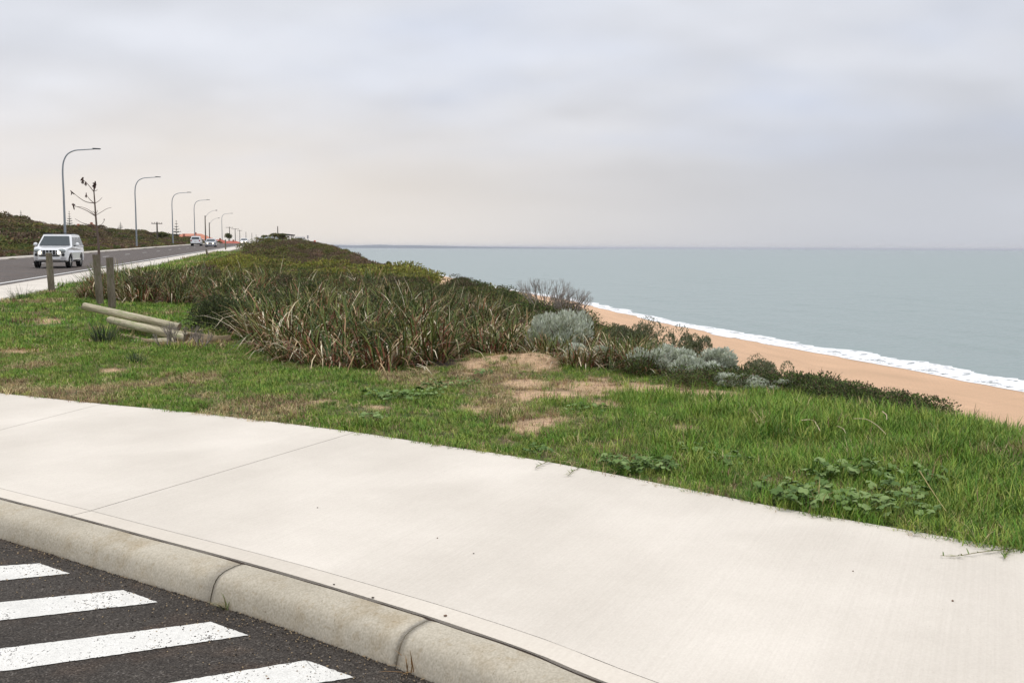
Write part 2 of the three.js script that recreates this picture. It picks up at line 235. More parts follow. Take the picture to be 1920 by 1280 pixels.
{
  const jk = [[-260, 868], [129, 967]].map(([a, b]) => nearestT(kerbCurve, a, b)), jl = [[190, 757], [665, 810]].map(([a, b]) => nearestT(lawnCurve, a, b));
  const ks = [0, jk[0], jk[1], 0.93, 1], ls = [0, jl[0], jl[1], 0.945, 1];
  const gk = 0.004 / kerbCurve.getLength(), gl = 0.004 / lawnCurve.getLength();
  for (let i = 0; i < 4; i++) {
    const a0 = ks[i] + gk, a1 = ks[i + 1] - gk, b0 = ls[i] + gl, b1 = ls[i + 1] - gl;
    part('slab', slab(f => kOff(mix(a0, a1, f), 0.148), f => { const p = lawnCurve.getPointAt(mix(b0, b1, f)); return [p.x, p.z]; }, 40, 10, 0, 0.12, 0.003), conc, footpath);
    part('smooth_edge', slab(f => kOff(mix(a0, a1, f), 0.016), f => kOff(mix(a0, a1, f), 0.146), 60, 2, -0.001, 0.12, 0.004), concSmooth, footpath);
  }
  // second path along the road
  const n = 90; for (let k = 0; k < 60; k++) { const t0 = 8 + k * 5, t1 = t0 + 4.985; const pos = [], idx = [], uv = []; const N = 3; for (let i = 0; i <= N; i++) { const t = mix(t0, t1, i / N), wob = 0; for (const [u, dy] of [[-9.75, -0.1], [-9.75, 0.05], [-7.75 + wob, 0.05], [-7.75, -0.1]]) { const q = fromUT(u, t); pos.push(q.x, plane(q.d) + dy, -q.d); uv.push(u, t); } } for (let i = 0; i < N; i++) for (let j = 0; j < 3; j++) { const a = i * 4 + j; idx.push(a, a + 1, a + 4, a + 1, a + 5, a + 4); } part('slab', geoFrom(pos, idx, uv), conc, footpath); }
}
const kerbMap = texture(1024, (u, v) => { const f = tfbm(u, v, 5, 5, 8), d = tfbm(u, v, 14, 5, 18), s = tnoise(u, v, 300, 7), w = tnoise(u, v, 180, 27); let k = 0.70 + (f - 0.5) * 0.12 + (s - 0.5) * 0.10 - (w > 0.94 ? 0.1 : 0); const br = sst(0.45, 0.9, d) * 0.08 + sst(0.75, 0.95, tnoise(u, v, 90, 31)) * 0.04; return [k - br * 0.8 + 0.005, k - 0.033 - br, k - 0.11 - br * 1.25]; });
const kerbMat = std([1, 1, 1], 0.85, { map: withRep(kerbMap, 1 / 1.9), bumpMap: withRep(asphaltBump, 1 / 2.5), bumpScale: 0.0012 });
{
  const kerb = struct('kerb');
  const prof = [[0.008, -0.3], [0.008, -0.006], [0.014, -0.001], [0.05, -0.001], [0.095, -0.006], [0.13, -0.014], [0.158, -0.027], [0.178, -0.045], [0.192, -0.068], [0.203, -0.098], [0.213, -0.13], [0.22, -0.16], [0.22, -0.3]];
  const js = [0, nearestT(kerbCurve, -330, 855), nearestT(kerbCurve, 455, 1054), nearestT(kerbCurve, 806, 1159), nearestT(kerbCurve, 1500, 1420), 1];
  const gp = 0.004 / kerbCurve.getLength();
  for (let k = 0; k < js.length - 1; k++) {
    if (js[k + 1] - js[k] < 0.01) continue;
    const pos = [], idx = [], uv = [], N = 36, L = kerbCurve.getLength(); let acc = [0]; for (let i = 1; i < prof.length; i++) acc.push(acc[i - 1] + Math.hypot(prof[i][0] - prof[i - 1][0], prof[i][1] - prof[i - 1][1]));
    for (let i = 0; i <= N; i++) { const s = mix(js[k] + gp, js[k + 1] - gp, i / N); prof.forEach(([w, y], j) => { const e = i === 0 || i === N ? 0.004 : 0, [x, z] = kOff(s, -w + (j > 2 ? e : 0)); const wob = 0.004 * (noise(s * L * 5, j * 0.3) - 0.5); pos.push(x, y - (j > 0 && j < 12 ? e : 0) + wob, z); uv.push(s * L, acc[j] + 0.7); }); }
    const M = prof.length; for (let i = 0; i < N; i++) for (let j = 0; j < M - 1; j++) { const a = i * M + j; idx.push(a, a + M, a + 1, a + 1, a + M, a + M + 1); }
    for (const i of [0, N]) for (let j = 1; j < M - 1; j++) { const a = i * M; idx.push(a, a + j, a + j + 1); }
    part('kerb_stone', geoFrom(pos, idx, uv), kerbMat, kerb);
  }
  // dark joint filler between kerb and path
  const pos = [], idx = [], uv = [], N = 300; for (let i = 0; i <= N; i++) { const s = i / N; for (const [w, y] of [[-0.011, 0], [0.018, 0]]) { const [x, z] = kOff(s, w); pos.push(x, -0.013 + 0.008 * (noise(s * 160, 3) - 0.5), z); uv.push(s * 20, w); } } for (let i = 0; i < N; i++) { const a = i * 2; idx.push(a, a + 1, a + 2, a + 1, a + 3, a + 2); }
  part('joint_filler', geoFrom(pos, idx, uv), std(lin(62, 50, 40), 1), kerb);
}
{ // car park surface: under the kerb's nose and out to the left and behind the camera
  const pos = [], idx = [], uv = [], N = 60; for (let i = 0; i <= N; i++) { const s = i / N, [x, z] = kOff(s, -0.2); for (let k = 0; k <= 8; k++) { const f = k / 8, tx = mix(-16, -4, s), tz = mix(2, 14, s); const X = mix(x, tx, f), Z = mix(z, tz, f); pos.push(X, -0.152, Z); uv.push(X, Z); } }
  for (let i = 0; i < N; i++) for (let k = 0; k < 8; k++) { const a = i * 9 + k; idx.push(a, a + 9, a + 1, a + 1, a + 9, a + 10); }
  const park = struct('car_park', geoFrom(pos, idx, uv), asphalt);
  const paintMap = texture(1024, (u, v) => { const a = tnoise(u, v, 250, 1), b = tnoise(u, v, 120, 6), f = tfbm(u, v, 8, 4, 3); const hole = a * 0.6 + b * 0.4 + (f - 0.5) * 0.55 > 0.80; const k = 0.88 + (f - 0.5) * 0.14 + (a - 0.5) * 0.12; return hole ? [0.28, 0.26, 0.24] : [k, k * 0.985, k * 0.945]; });
  const paint = std([1, 1, 1], 0.8, { map: withRep(paintMap, 1 / 1.1), bumpMap: withRep(asphaltBump, 1 / 1.6), bumpScale: 0.004 });
  const lv = -0.152;
  const edgeN = (a, b, n, amp) => { const r = []; for (let i = 0; i <= n; i++) { const f = i / n, x = mix(a.x, b.x, f), d = mix(a.d, b.d, f), dx = b.x - a.x, dd = b.d - a.d, l = Math.hypot(dx, dd), w = (noise(x * 60, d * 60) - 0.5) * amp * 2; r.push([x - dd / l * w, d + dx / l * w]); } return r; };
  for (const [tl, tr, tip, bl] of [[[0, 1062], [72, 1057], [130, 1076], [0, 1089]], [[0, 1130], [231, 1107], [295, 1130], [0, 1164]], [[0, 1217], [394, 1167], [466, 1192], [0, 1260]], [[330, 1279], [574, 1239], [663, 1271], [480, 1300]], [[560, 1370], [765, 1330], [880, 1372], [700, 1405]]]) {
    const g = [tl, tr, tip, bl].map(([a, b]) => G(a, b, lv)); const ext = (a, b, l) => { const dx = a.x - b.x, dd = a.d - b.d, q = Math.hypot(dx, dd); return { x: a.x + dx / q * l, d: a.d + dd / q * l }; };
    const A = ext(g[0], g[1], 2.2), B = g[1], Cc = g[2], D = ext(g[3], g[2], 2.2);
    const o = [...edgeN(A, B, 160, 0.004), ...edgeN(B, Cc, 24, 0.004), ...edgeN(Cc, D, 160, 0.004)];
    const sh = new THREE.Shape(o.map(([x, d]) => new THREE.Vector2(x, d))), ge = new THREE.ShapeGeometry(sh); const p = ge.attributes.position, uvs = []; for (let i = 0; i < p.count; i++) { const x = p.getX(i), d = p.getY(i); p.setXYZ(i, x, lv + 0.004, -d); uvs.push(x, d); } ge.setAttribute('uv', new THREE.Float32BufferAttribute(uvs, 2)); ge.computeVertexNormals();
    part('painted_stripe', ge, paint, park);
  }
}

// ---------------------------------------------------------------- coast road
function strip(u0, u1, t0, t1, dy, step = 3, drop = 0) { const pos = [], idx = [], uv = []; let n = 0; for (let t = t0; ; t += t < 60 ? step : step * 3) { const tt = Math.min(t, t1); for (const u of [u0, u1]) { const q = fromUT(u, tt); pos.push(q.x, plane(q.d) + dy, -q.d); uv.push(u, tt); } n++; if (tt >= t1) break; } for (let i = 0; i < n - 1; i++) { const a = i * 2; idx.push(a, a + 1, a + 2, a + 1, a + 3, a + 2); } return geoFrom(pos, idx, uv); }
{
  const roadMat = std([1, 1, 1], 0.9, { map: withRep(asphaltMap, 1 / 4), color: new THREE.Color().setRGB(2.1, 2.1, 2.3) });
  const road = struct('road', strip(-21.15, -9.72, -60, 700, 0.0), roadMat);
  const white = std(lin(222, 220, 214), 0.8);
  part('edge_line', strip(-10.62, -10.45, -60, 400, 0.005), white, road);
  for (let t = 20; t < 330; t += 12) part('centre_line', strip(-15.85, -15.7, t, t + 3, 0.005), white, road);
  const kb = struct('road_kerb'); for (let k = 0; k < 42; k++) { const t0 = -20 + k * 8, t1 = t0 + 7.98, pos = [], idx = [], uv = []; for (let i = 0; i <= 2; i++) { const t = mix(t0, t1, i / 2); for (const [u, dy] of [[-20.88, -0.1], [-20.9, 0.09], [-20.95, 0.13], [-21.33, 0.14], [-21.35, -0.1]]) { const q = fromUT(u, t); pos.push(q.x, plane(q.d) + dy, -q.d); uv.push(u, t); } } for (let i = 0; i < 2; i++) for (let j = 0; j < 4; j++) { const a = i * 5 + j; idx.push(a, a + 5, a + 1, a + 1, a + 5, a + 6); } part('kerb_stone', geoFrom(pos, idx, uv), conc, kb); }
}

// ---------------------------------------------------------------- street lamps and poles
const steel = std(lin(150, 156, 160), 0.55, { metalness: 0.35 }), darkSteel = std(lin(70, 74, 78), 0.5), timber = std(lin(92, 84, 74), 0.95), ceramic = std(lin(120, 96, 84), 0.5);
function lampPole() {
  const o = thing('street_lamp', 'tall galvanised street lamp with curved arm', 'street lamp');
  part('base_plate', new THREE.CylinderGeometry(0.22, 0.24, 0.12, 10).translate(0, 0.02, 0), steel, o);
  const pts = [v3(0, 0, 0), v3(0, 3, 0), v3(0, 6, 0), v3(0, 8.6, 0), v3(0.12, 9.35, 0), v3(0.5, 10.05, 0), v3(1.15, 10.42, 0), v3(2, 10.53, 0), v3(3.05, 10.62, 0)];
  part('pole', tube(pts, 0.135, 0.05, 48, 10), steel, o);
  const l = new THREE.BoxGeometry(0.75, 0.12, 0.3, 4, 1, 2), p = l.attributes.position; for (let i = 0; i < p.count; i++) { const x = p.getX(i), k = 1 - 0.55 * clamp((x + 0.1) / 0.5) * 0.6; p.setZ(i, p.getZ(i) * k); if (p.getY(i) > 0) p.setY(i, p.getY(i) * k); } l.computeVertexNormals(); l.translate(3.3, 10.66, 0);
  part('luminaire', l, darkSteel, o); return o;
}
{
  const l0 = lampPole(), where = [[103, 'behind the white four-wheel drive with headlights on'], [151, 'next after the one behind the white four-wheel drive'], [198, 'beside the dark Norfolk pine on the far verge'], [243, 'above the terracotta roofs behind the receding four-wheel drive'], [340, 'standing between timber power poles at the far end of road']];
  where.forEach(([d, w], i) => { const px = [125, 258, 326, 367, 418][i]; const x = (px - 960) / FPX * d, p = onGround(x, d); p[1] -= 0.15; const lab = 'street lamp with curved arm ' + w; i ? dup(l0, p, AN + rr(-0.03, 0.03), [1, [1.02, 1.0, 0.98, 1, 0.95][i], 1], lab, 'street lamps along the coast road') : (l0.position.set(...p), l0.rotation.y = AN, tag(l0, lab, 'street lamp', 'street lamps along the coast road')); });
}
{
  const pole = (px, d, top, label, arm, cross) => { const x = (px - 960) / FPX * d, p = onGround(x, d), ty = P(px, top, d).y, h = ty - p[1] + 0.4; const o = thing('power_pole', label, 'power pole', [p[0], p[1] - 0.4, p[2]], AN, 'timber poles along the road'); part('shaft', new THREE.CylinderGeometry(0.13, 0.2, h, 10).translate(0, h / 2, 0), timber, o);
    if (cross) { part('crossarm', new THREE.BoxGeometry(cross, 0.14, 0.12).translate(0, h - 0.35, 0.2), timber, o); for (const s of [-0.45, -0.2, 0.2, 0.45]) part('insulator', new THREE.CylinderGeometry(0.05, 0.07, 0.22, 8).translate(s * cross, h - 0.17, 0.2), ceramic, o); }
    if (arm) { part('lamp_arm', tube([v3(0, h - 0.6, 0), v3(0.9, h + 0.6, 0), v3(1.9, h + 1.25, 0), v3(2.9, h + 1.5, 0)], 0.05, 0.04, 14, 6), steel, o); part('luminaire', new THREE.SphereGeometry(0.3, 10, 6).scale(1, 0.35, 0.5).translate(3.1, h + 1.5, 0), darkSteel, o); } };
  pole(387, 285, 404, 'timber pole with lamp arm behind the silver car', 1, 0); pole(394.5, 335, 417, 'slimmer timber pole with faint lamp arm beside the taller armed pole', 1, 0);
  pole(297, 215, 416, 'timber power pole with crossarm rising behind the scrub hill', 0, 2.2); pole(432, 430, 425, 'power pole with wide crossarm beside the round dark bush', 0, 3); pole(442.5, 480, 428, 'power pole with crossarm, next beyond the one by the round bush', 0, 3.4); pole(451, 540, 431, 'power pole with short crossarm above the oncoming headlights', 0, 2.4);
  pole(462.5, 600, 434.5, 'plain distant pole over the scrub beside the oncoming headlights', 0, 0); pole(473.5, 660, 436.5, 'plain distant pole, second over the scrub past the headlights', 0, 0); pole(481.5, 760, 439, 'faint farthest pole over the scrub', 0, 0); pole(522, 300, 424, 'bare timber pole in front of the windswept tree by the shelter', 0, 0);
}

// ---------------------------------------------------------------- plants: shared builders
function leafBlob(seed, o) { // leaf-sized faces through a lumpy crown; o: n, leaf, size [rx, ry, rz], lumps, up, col (list), aspect
  const r = mul(seed), pos = [], col = [], idx = []; const L = [];
  for (let i = 0; i < o.lumps; i++) { const a = r() * 6.283, q = Math.sqrt(r()) * 0.68; const v = o.rough ? 0.12 + 0.26 * r() * r() + 0.06 * r() : 0.3 + r() * 0.22; L.push([Math.cos(a) * q * (o.rough ? 1.25 : 1), (o.rough ? 0.12 : 0.25) + r() * (o.rough ? 0.72 : 0.45) * (1 - q * 0.6), Math.sin(a) * q * (o.rough ? 1.25 : 1), v]); }
  for (let i = 0; i < o.n; i++) {
    const l = L[Math.floor(r() * L.length)], z = r() * 1.5 - 0.5, a = r() * 6.283, s = Math.sqrt(Math.max(0, 1 - z * z)), k = l[3] * (1 - 0.45 * r() * r());
    const nx = Math.cos(a) * s, ny = z, nz = Math.sin(a) * s;
    let x = (l[0] + nx * k) * o.size[0], y = (l[1] + ny * k) * o.size[1], zz = (l[2] + nz * k) * o.size[2]; if (y < 0.01) y = r() * 0.1 * o.size[1];
    const dir = v3(nx + (r() - 0.5) * 1.1, ny + o.up + (r() - 0.5) * 0.8, nz + (r() - 0.5) * 1.1).normalize(), side = v3(r() - 0.5, r() - 0.5, r() - 0.5).cross(dir).normalize();
    const len = o.leaf * (0.65 + 0.7 * r()), w = len * o.aspect * (0.7 + 0.6 * r()), b = pos.length / 3, nrm = v3().crossVectors(dir, side).multiplyScalar(len * 0.12);
    pos.push(x, y, zz, x + dir.x * len * 0.5 + side.x * w + nrm.x, y + dir.y * len * 0.5 + side.y * w + nrm.y, zz + dir.z * len * 0.5 + side.z * w + nrm.z, x + dir.x * len, y + dir.y * len, zz + dir.z * len, x + dir.x * len * 0.5 - side.x * w + nrm.x, y + dir.y * len * 0.5 - side.y * w + nrm.y, zz + dir.z * len * 0.5 - side.z * w + nrm.z);
    const c = o.col[Math.floor(r() * o.col.length)], g = 0.75 + 0.5 * r(); for (let q = 0; q < 4; q++) col.push(c[0] * g, c[1] * g, c[2] * g);
    idx.push(b, b + 1, b + 2, b, b + 2, b + 3);
  }
  return geoFrom(pos, idx, null, col);
}
function twigs(seed, n, h, spread, r0) { const r = mul(seed), gs = []; for (let i = 0; i < n; i++) { const a = r() * 6.283, s = spread * (0.3 + 0.7 * r()); gs.push(tube([v3(0, 0, 0), v3(Math.cos(a) * s * 0.35, h * 0.45, Math.sin(a) * s * 0.35), v3(Math.cos(a) * s, h * (0.7 + 0.3 * r()), Math.sin(a) * s)], r0, r0 * 0.35, 4, 4)); } return mergeGeometries(gs); }
const leafMat = std([1, 1, 1], 0.85, { vertexColors: true }), barkMat = std(lin(96, 82, 68), 0.95), greyBark = std(lin(142, 132, 122), 0.95);
function ribbon(pos, col, idx, base, az, lean, len, w, droop, c, r, seg = 4, kink = 0) { // one strap leaf: arching, folded a little along its middle
  let x = base[0], y = base[1], z = base[2], el = Math.PI / 2 - lean; const sx = -Math.sin(az), sz = Math.cos(az), b = pos.length / 3; let kk = kink ? 1 + Math.floor(r() * (seg - 1)) : -1;
  for (let i = 0; i <= seg; i++) { const f = i / seg, ww = w * (i === seg ? 0.12 : 1 - 0.55 * f * f) * 0.5; pos.push(x + sx * ww, y, z + sz * ww, x - sx * ww, y, z - sz * ww); const g = 0.85 + 0.3 * r(); for (let q = 0; q < 2; q++) col.push(c[0] * g, c[1] * g, c[2] * g); const st = len / seg; x += Math.cos(el) * Math.cos(az) * st; z += Math.cos(el) * Math.sin(az) * st; y += Math.sin(el) * st; el -= droop / seg * (0.5 + f) * 1.3; if (i === kk) el -= kink; az += (r() - 0.5) * 0.25; if (y < 0.015) y = 0.015; }
  for (let i = 0; i < seg; i++) { const a = b + i * 2; idx.push(a, a + 1, a + 2, a + 1, a + 3, a + 2); }
}
const scaleC = (c, k) => [c[0] * k, c[1] * k, c[2] * k];

// ---------------------------------------------------------------- strap-leaved plants
{
  const greens = [lin(78, 94, 36), lin(98, 108, 46), lin(64, 80, 36), lin(110, 106, 54)], dries = [lin(206, 188, 150), lin(178, 152, 112), lin(220, 206, 176), lin(158, 124, 90)], reds = [lin(118, 66, 46), lin(136, 86, 58), lin(98, 60, 42)];
  const protos = [];
  for (let k = 0; k < 6; k++) {
    const r = mul(900 + k), o = thing('strap_leaf_plant', 'strap-leaved plant of dark green and straw-dry blades in the dense bank beside the lawn', 'plant', [0, 0, 0], 0, 'strap-leaved plants massed beside the lawn');
    const mk = (n, cols, len, lean, droop, kink, w) => { const pos = [], col = [], idx = []; for (let i = 0; i < n; i++) { const a = r() * 6.283, q = Math.sqrt(r()) * 0.42; ribbon(pos, col, idx, [Math.cos(a) * q, -0.02, Math.sin(a) * q], a + (r() - 0.5) * 2.2, lean[0] + (lean[1] - lean[0]) * r(), len[0] + (len[1] - len[0]) * r(), w * (0.7 + 0.6 * r()), droop[0] + (droop[1] - droop[0]) * r(), cols[Math.floor(r() * cols.length)], r, 5, r() < kink ? 0.6 + r() * 1.2 : 0); } return geoFrom(pos, idx, null, col); };
    part('green_leaves', mk([95, 80, 120, 70, 100, 110][k], greens, [0.4, 1.1], [0.05, 1.0], [0.1, 1.5], 0.25, 0.025), leafMat, o);
    part('red_brown_leaves', mk(80, reds, [0.3, 0.9], [0.1, 1.15], [0.2, 1.8], 0.3, 0.021), leafMat, o);
    part('dry_leaves', mk([34, 52, 16, 66, 40, 12][k], dries, [0.4, 1.15], [0.1, 1.1], [0.4, 2.6], 0.5, 0.021), leafMat, o);
    protos.push(o);
  }
  const spots = []; let tries = 0; const r = mul(77);
  while (spots.length < 262 && tries++ < 60000) {
    const d = 12.3 + Math.pow(r(), 1.25) * 28, x = rr(-17, 5, r); if (!inPoly(x, d, reedPoly)) continue;
    const min = d < 18 ? 0.62 : d < 26 ? 0.82 : 1.1; if (spots.some(s => Math.hypot(s[0] - x, s[1] - d) < min)) continue; spots.push([x, d]);
  }
  for (const [px, py] of [[1145, 690], [1172, 686], [1198, 694], [1216, 698], [1030, 676]]) { const g = G(px, py); spots.push([g.x, g.d + 0.1, rr(0.45, 0.6, r)]); }
  spots.forEach(([x, d, fix], i) => {
    const p = onGround(x, d), u = toU(x, d); let h = fix ?? rr(0.62, 1.08, r) * (1 - mix(0.58, 0.36, sst(17, 24, d)) * sst(1.8, 5.2, u)) * (1 - 0.22 * sst(18, 30, d) * sst(-7, -3, x)); const sc = [h * rr(0.95, 1.2, r), h, h * rr(0.95, 1.2, r)];
    const k = i < 6 ? i : Math.floor(r() * 6), look = ['half-dry', 'very dry', 'mostly green', 'straw-dry', 'half-dry', 'dark green'][k] + ' strap-leaved plant ', place = x < -7.5 && d > 22 ? 'by the timber posts' : d < 15.6 && x < -0.3 ? 'at the lawn edge of the bank' : u > 1.6 ? 'near the saltbushes above the beach' : 'deep inside the bank', size = h < 0.75 ? 'low ' : h > 0.95 ? 'tall ' : '';
    let o; if (i < 6) { o = protos[i]; o.position.set(...p); o.rotation.y = r() * 6.28; o.scale.set(...sc); } else o = dup(protos[k], p, r() * 6.28, sc);
    o.userData.label = size + look + place;
  });
}

// ---------------------------------------------------------------- shrubs
function shrub(name, label, category, group, seed, o, tw) { const g = thing(name, label, category, [0, 0, 0], 0, group); part('foliage', leafBlob(seed, o), leafMat, g); part('stem', twigs(seed + 5, tw ?? 6, o.size[1] * 0.7, o.size[0] * 0.6, 0.014), barkMat, g); return g; }
const gap = (x, d) => { const px = 960 + x / d * FPX; return d > 31 && px > 794 && px < 846; };
function scatter(protos, spots, r, say) { spots = spots.filter(q => !gap(q[0], q[1])); spots.forEach(([x, d, s, sy], i) => { const k = i < protos.length ? i : Math.floor(r() * protos.length); let o; const p = onGround(x, d); p[1] -= 0.03; const sc = [s, s * (sy ?? 1), s]; if (i < protos.length) { o = protos[i]; o.position.set(...p); o.rotation.y = r() * 6.28; o.scale.set(...sc); } else o = dup(protos[k], p, r() * 6.28, sc); if (say) o.userData.label = say(k, x, d, s, s * (sy ?? 1)); }); for (let i = spots.length; i < protos.length; i++) scene.remove(protos[i]); }
const olive = [lin(106, 112, 50), lin(130, 124, 64), lin(86, 98, 46), lin(122, 98, 64)], yel = [lin(142, 144, 56), lin(158, 154, 66), lin(116, 124, 50), lin(130, 114, 62)], brown = [lin(110, 88, 68), lin(126, 102, 84), lin(92, 80, 56), lin(108, 102, 64)], dark = [lin(68, 80, 40), lin(82, 92, 46), lin(58, 64, 38)], silver = [lin(200, 205, 184), lin(218, 221, 204), lin(178, 184, 158), lin(206, 210, 192)];
{
  const r = mul(501);
  const poisson = (n, gen, min) => { const a = []; let k = 0; while (a.length < n && k++ < n * 60) { const q = gen(); if (!q) continue; if (a.some(s => Math.hypot(s[0] - q[0], s[1] - q[1]) < min * (q[2] ?? 1))) continue; a.push(q); } return a; };
  // low filler bushes growing through the strap-leaved bank
  const fill = [0, 1, 2].map(k => shrub('low_dune_bush', 'small brown-green bush growing among the strap-leaved plants', 'bush', 'bushes among the strap-leaved plants', 310 + k, { n: 1500, leaf: 0.04, size: [0.5, 0.5, 0.5], lumps: 8, up: 0.4, col: [[...dark, ...olive], [...dark, lin(96, 104, 48)], [...dark, ...brown]][k], aspect: 0.22 }));
  scatter(fill, poisson(150, () => { const d = rr(14, 39, r), x = rr(-16, 5, r); return inPoly(x, d - 0.5, reedPoly) && inPoly(x, d, reedPoly) ? [x, d, rr(0.85, 1.65, r) * (1 - mix(0.5, 0.2, sst(17, 24, d)) * sst(1.5, 4, toU(x, d))), rr(0.75, 1.05, r)] : null; }, 0.8), r, (k, x, d, s) => (s > 1.35 ? 'spreading ' : s < 1.05 ? 'small ' : '') + 'dark leafy bush ' + (d < 18 ? 'low among the front strap-leaved plants' : d < 26 ? 'in the middle of the strap-leaved bank' : 'at the back of the strap-leaved bank'));
  // dark bush at the left end of the bank
  const db = shrub('dark_bush', 'dense dark green bush at the end of the strap-leaved bank, right of the log pile', 'bush', undefined, 330, { n: 5200, leaf: 0.05, size: [0.75, 0.85, 0.7], lumps: 16, up: 0.5, col: dark, aspect: 0.2 }, 10);
  { const g = G(408, 640); db.position.set(...onGround(g.x, g.d + 0.8)); db.scale.set(0.95, 0.95, 1.1); }
  // yellow-green hummocks behind the bank
  const hum = [0, 1, 2].map(k => shrub('yellow_green_shrub', 'rounded yellow-green dune shrub behind the strap-leaved bank', 'shrub', 'yellow-green shrubs behind the bank', 350 + k, { n: 1500, leaf: 0.085, size: [1, 0.62, 1], lumps: 14, up: 0.7, col: yel, aspect: 0.22 }));
  scatter(hum, poisson(46, () => { const d = rr(36, 74, r), x = rr(-26, 0, r), u = toU(x, d); return u > -4.5 && u < 7.2 && !inPoly(x, d, reedPoly) && fbm(x * 0.11 + 2, d * 0.06, 3) > 0.44 ? [x, d, rr(0.8, 1.6, r), rr(0.65, 0.95, r)] : null; }, 1.3), r, (k, x, d, s) => (s > 1.3 ? 'large ' : s < 1.0 ? 'small ' : '') + 'rounded yellow-green dune shrub ' + (toU(x, d) > 3 ? 'towards the seaward crest' : toU(x, d) < -1.5 ? 'towards the roadside path' : 'in mid dune') + (d < 52 ? ' just behind the strap-leaved bank' : ' farther up the dune'));
  // olive scrub on the dune plateau and its crest
  const oli = [0, 1, 2, 3].map(k => shrub('olive_scrub', 'olive coastal scrub bush on the dune towards the picnic shelter', 'shrub', 'olive scrub on the dune plateau', 370 + k, { n: 1300, leaf: 0.12, size: [1.1, 0.8, 1.1], lumps: 13, up: 0.5, col: olive, aspect: 0.24 }));
  scatter(oli, poisson(120, () => { const t = 38 + Math.pow(r(), 1.4) * 230, u = rr(-4.6, uEdge(t) + 1.2, r), q = fromUT(u, t); return inPoly(q.x, q.d, reedPoly) ? null : [q.x, q.d, rr(0.7, 1.4, r) * (t > 105 ? 1.5 : t > 80 ? 1.0 : 0.7) * (1 - 0.55 * sst(uEdge(t) - 5, uEdge(t), u)), rr(0.7, 1.05, r)]; }, 1.7), r, (k, x, d, s) => (s > 1.2 ? 'large ' : s < 0.7 ? 'small ' : '') + 'olive scrub bush ' + (toU(x, d) > uEdge(toT(x, d)) - 3 ? 'on the seaward crest of the dune' : toU(x, d) < -1.5 ? 'on the dune beside the roadside path' : 'on the middle of the dune') + (d > 110 ? ' near the picnic shelter' : ' behind the strap-leaved bank'));
  const bro = [0, 1, 2].map(k => shrub('brown_scrub', 'dark purplish-brown scrub bush on the dune below the picnic shelter', 'shrub', 'brown scrub on the dune', 390 + k, { n: 1300, leaf: 0.1, size: [1.1, 0.8, 1.1], lumps: 12, up: 0.6, col: brown, aspect: 0.16 }));
  scatter(bro, poisson(70, () => { const t = 55 + Math.pow(r(), 1.1) * 150, u = rr(-3.5, uEdge(t) + 0.8, r), q = fromUT(u, t); return fbm(q.x * 0.06 + 7, q.d * 0.03, 3) > 0.45 ? [q.x, q.d, rr(0.8, 1.4, r) * (t > 105 ? 1.5 : t > 80 ? 1.0 : 0.75) * (1 - 0.55 * sst(uEdge(t) - 5, uEdge(t), u)), rr(0.7, 1.1, r)] : null; }, 1.8), r, (k, x, d, s) => (s > 1.2 ? 'large ' : s < 0.75 ? 'small ' : '') + 'purplish-brown scrub bush on the dune ' + (toU(x, d) > uEdge(toT(x, d)) - 3 ? 'at its seaward crest' : 'well inland of its crest') + (d > 110 ? ', below the picnic shelter' : ', behind the strap-leaved bank'));
  // edge of the dune above the beach
  const edg = [0, 1, 2].map(k => shrub('crest_shrub', 'low dark shrub on the crest of the dune above the beach', 'shrub', 'shrubs along the dune crest', 410 + k, { n: 3200, leaf: 0.036, size: [0.62, 0.40, 0.62], lumps: 18, up: 0.4, col: [...dark, lin(92, 112, 48), lin(104, 120, 56), brown[0]], aspect: 0.26 }));
  const mat = [[1500, 728], [1530, 738], [1560, 742], [1590, 742], [1620, 748], [1650, 754], [1676, 764], [1700, 774], [1548, 726], [1606, 730], [1640, 738], [1480, 730], [1720, 784], [1205, 700], [1295, 722], [1352, 716], [1410, 728], [1430, 722], [1385, 706], [1500, 716]].map(([a, b]) => { const g = G(a, b); return [g.x, g.d, rr(0.62, 0.8, r), rr(0.75, 0.95, r)]; });
  scatter(edg, [...mat, ...poisson(62, () => { const t = 7.5 + Math.pow(r(), 1.3) * 40, u = uEdge(t) + rr(-1.5, 1.6, r), q = fromUT(u, t); return q.d > 10.0 && (q.d > 13 || q.x < 4.3) ? [q.x, q.d, rr(0.6, 1.1, r) * (t < 19 ? 0.68 : 1.15), rr(0.7, 1.05, r)] : null; }, 0.72)], r, (k, x, d, s) => (s > 0.8 ? 'larger ' : s < 0.55 ? 'tiny ' : '') + 'low dark shrub on the dune crest ' + (d < 11.8 && x > 2.9 ? 'beside the long lawn grass' : d < 15 ? 'around the saltbushes' : d < 24 ? 'below the leafless grey shrubs' : 'beyond the leafless grey shrubs'));
  // the roadside hill
  const hil = [0, 1, 2, 3].map(k => shrub('hillside_scrub', 'low mixed scrub bush on the hill across the road', 'shrub', 'scrub on the roadside hill', 430 + k, { n: 620, leaf: 0.2, size: [1.3, 0.8, 1.3], lumps: 9, up: 0.4, col: [olive, brown, [...olive, ...brown], [...dark, ...olive]][k], aspect: 0.25 }, 4));
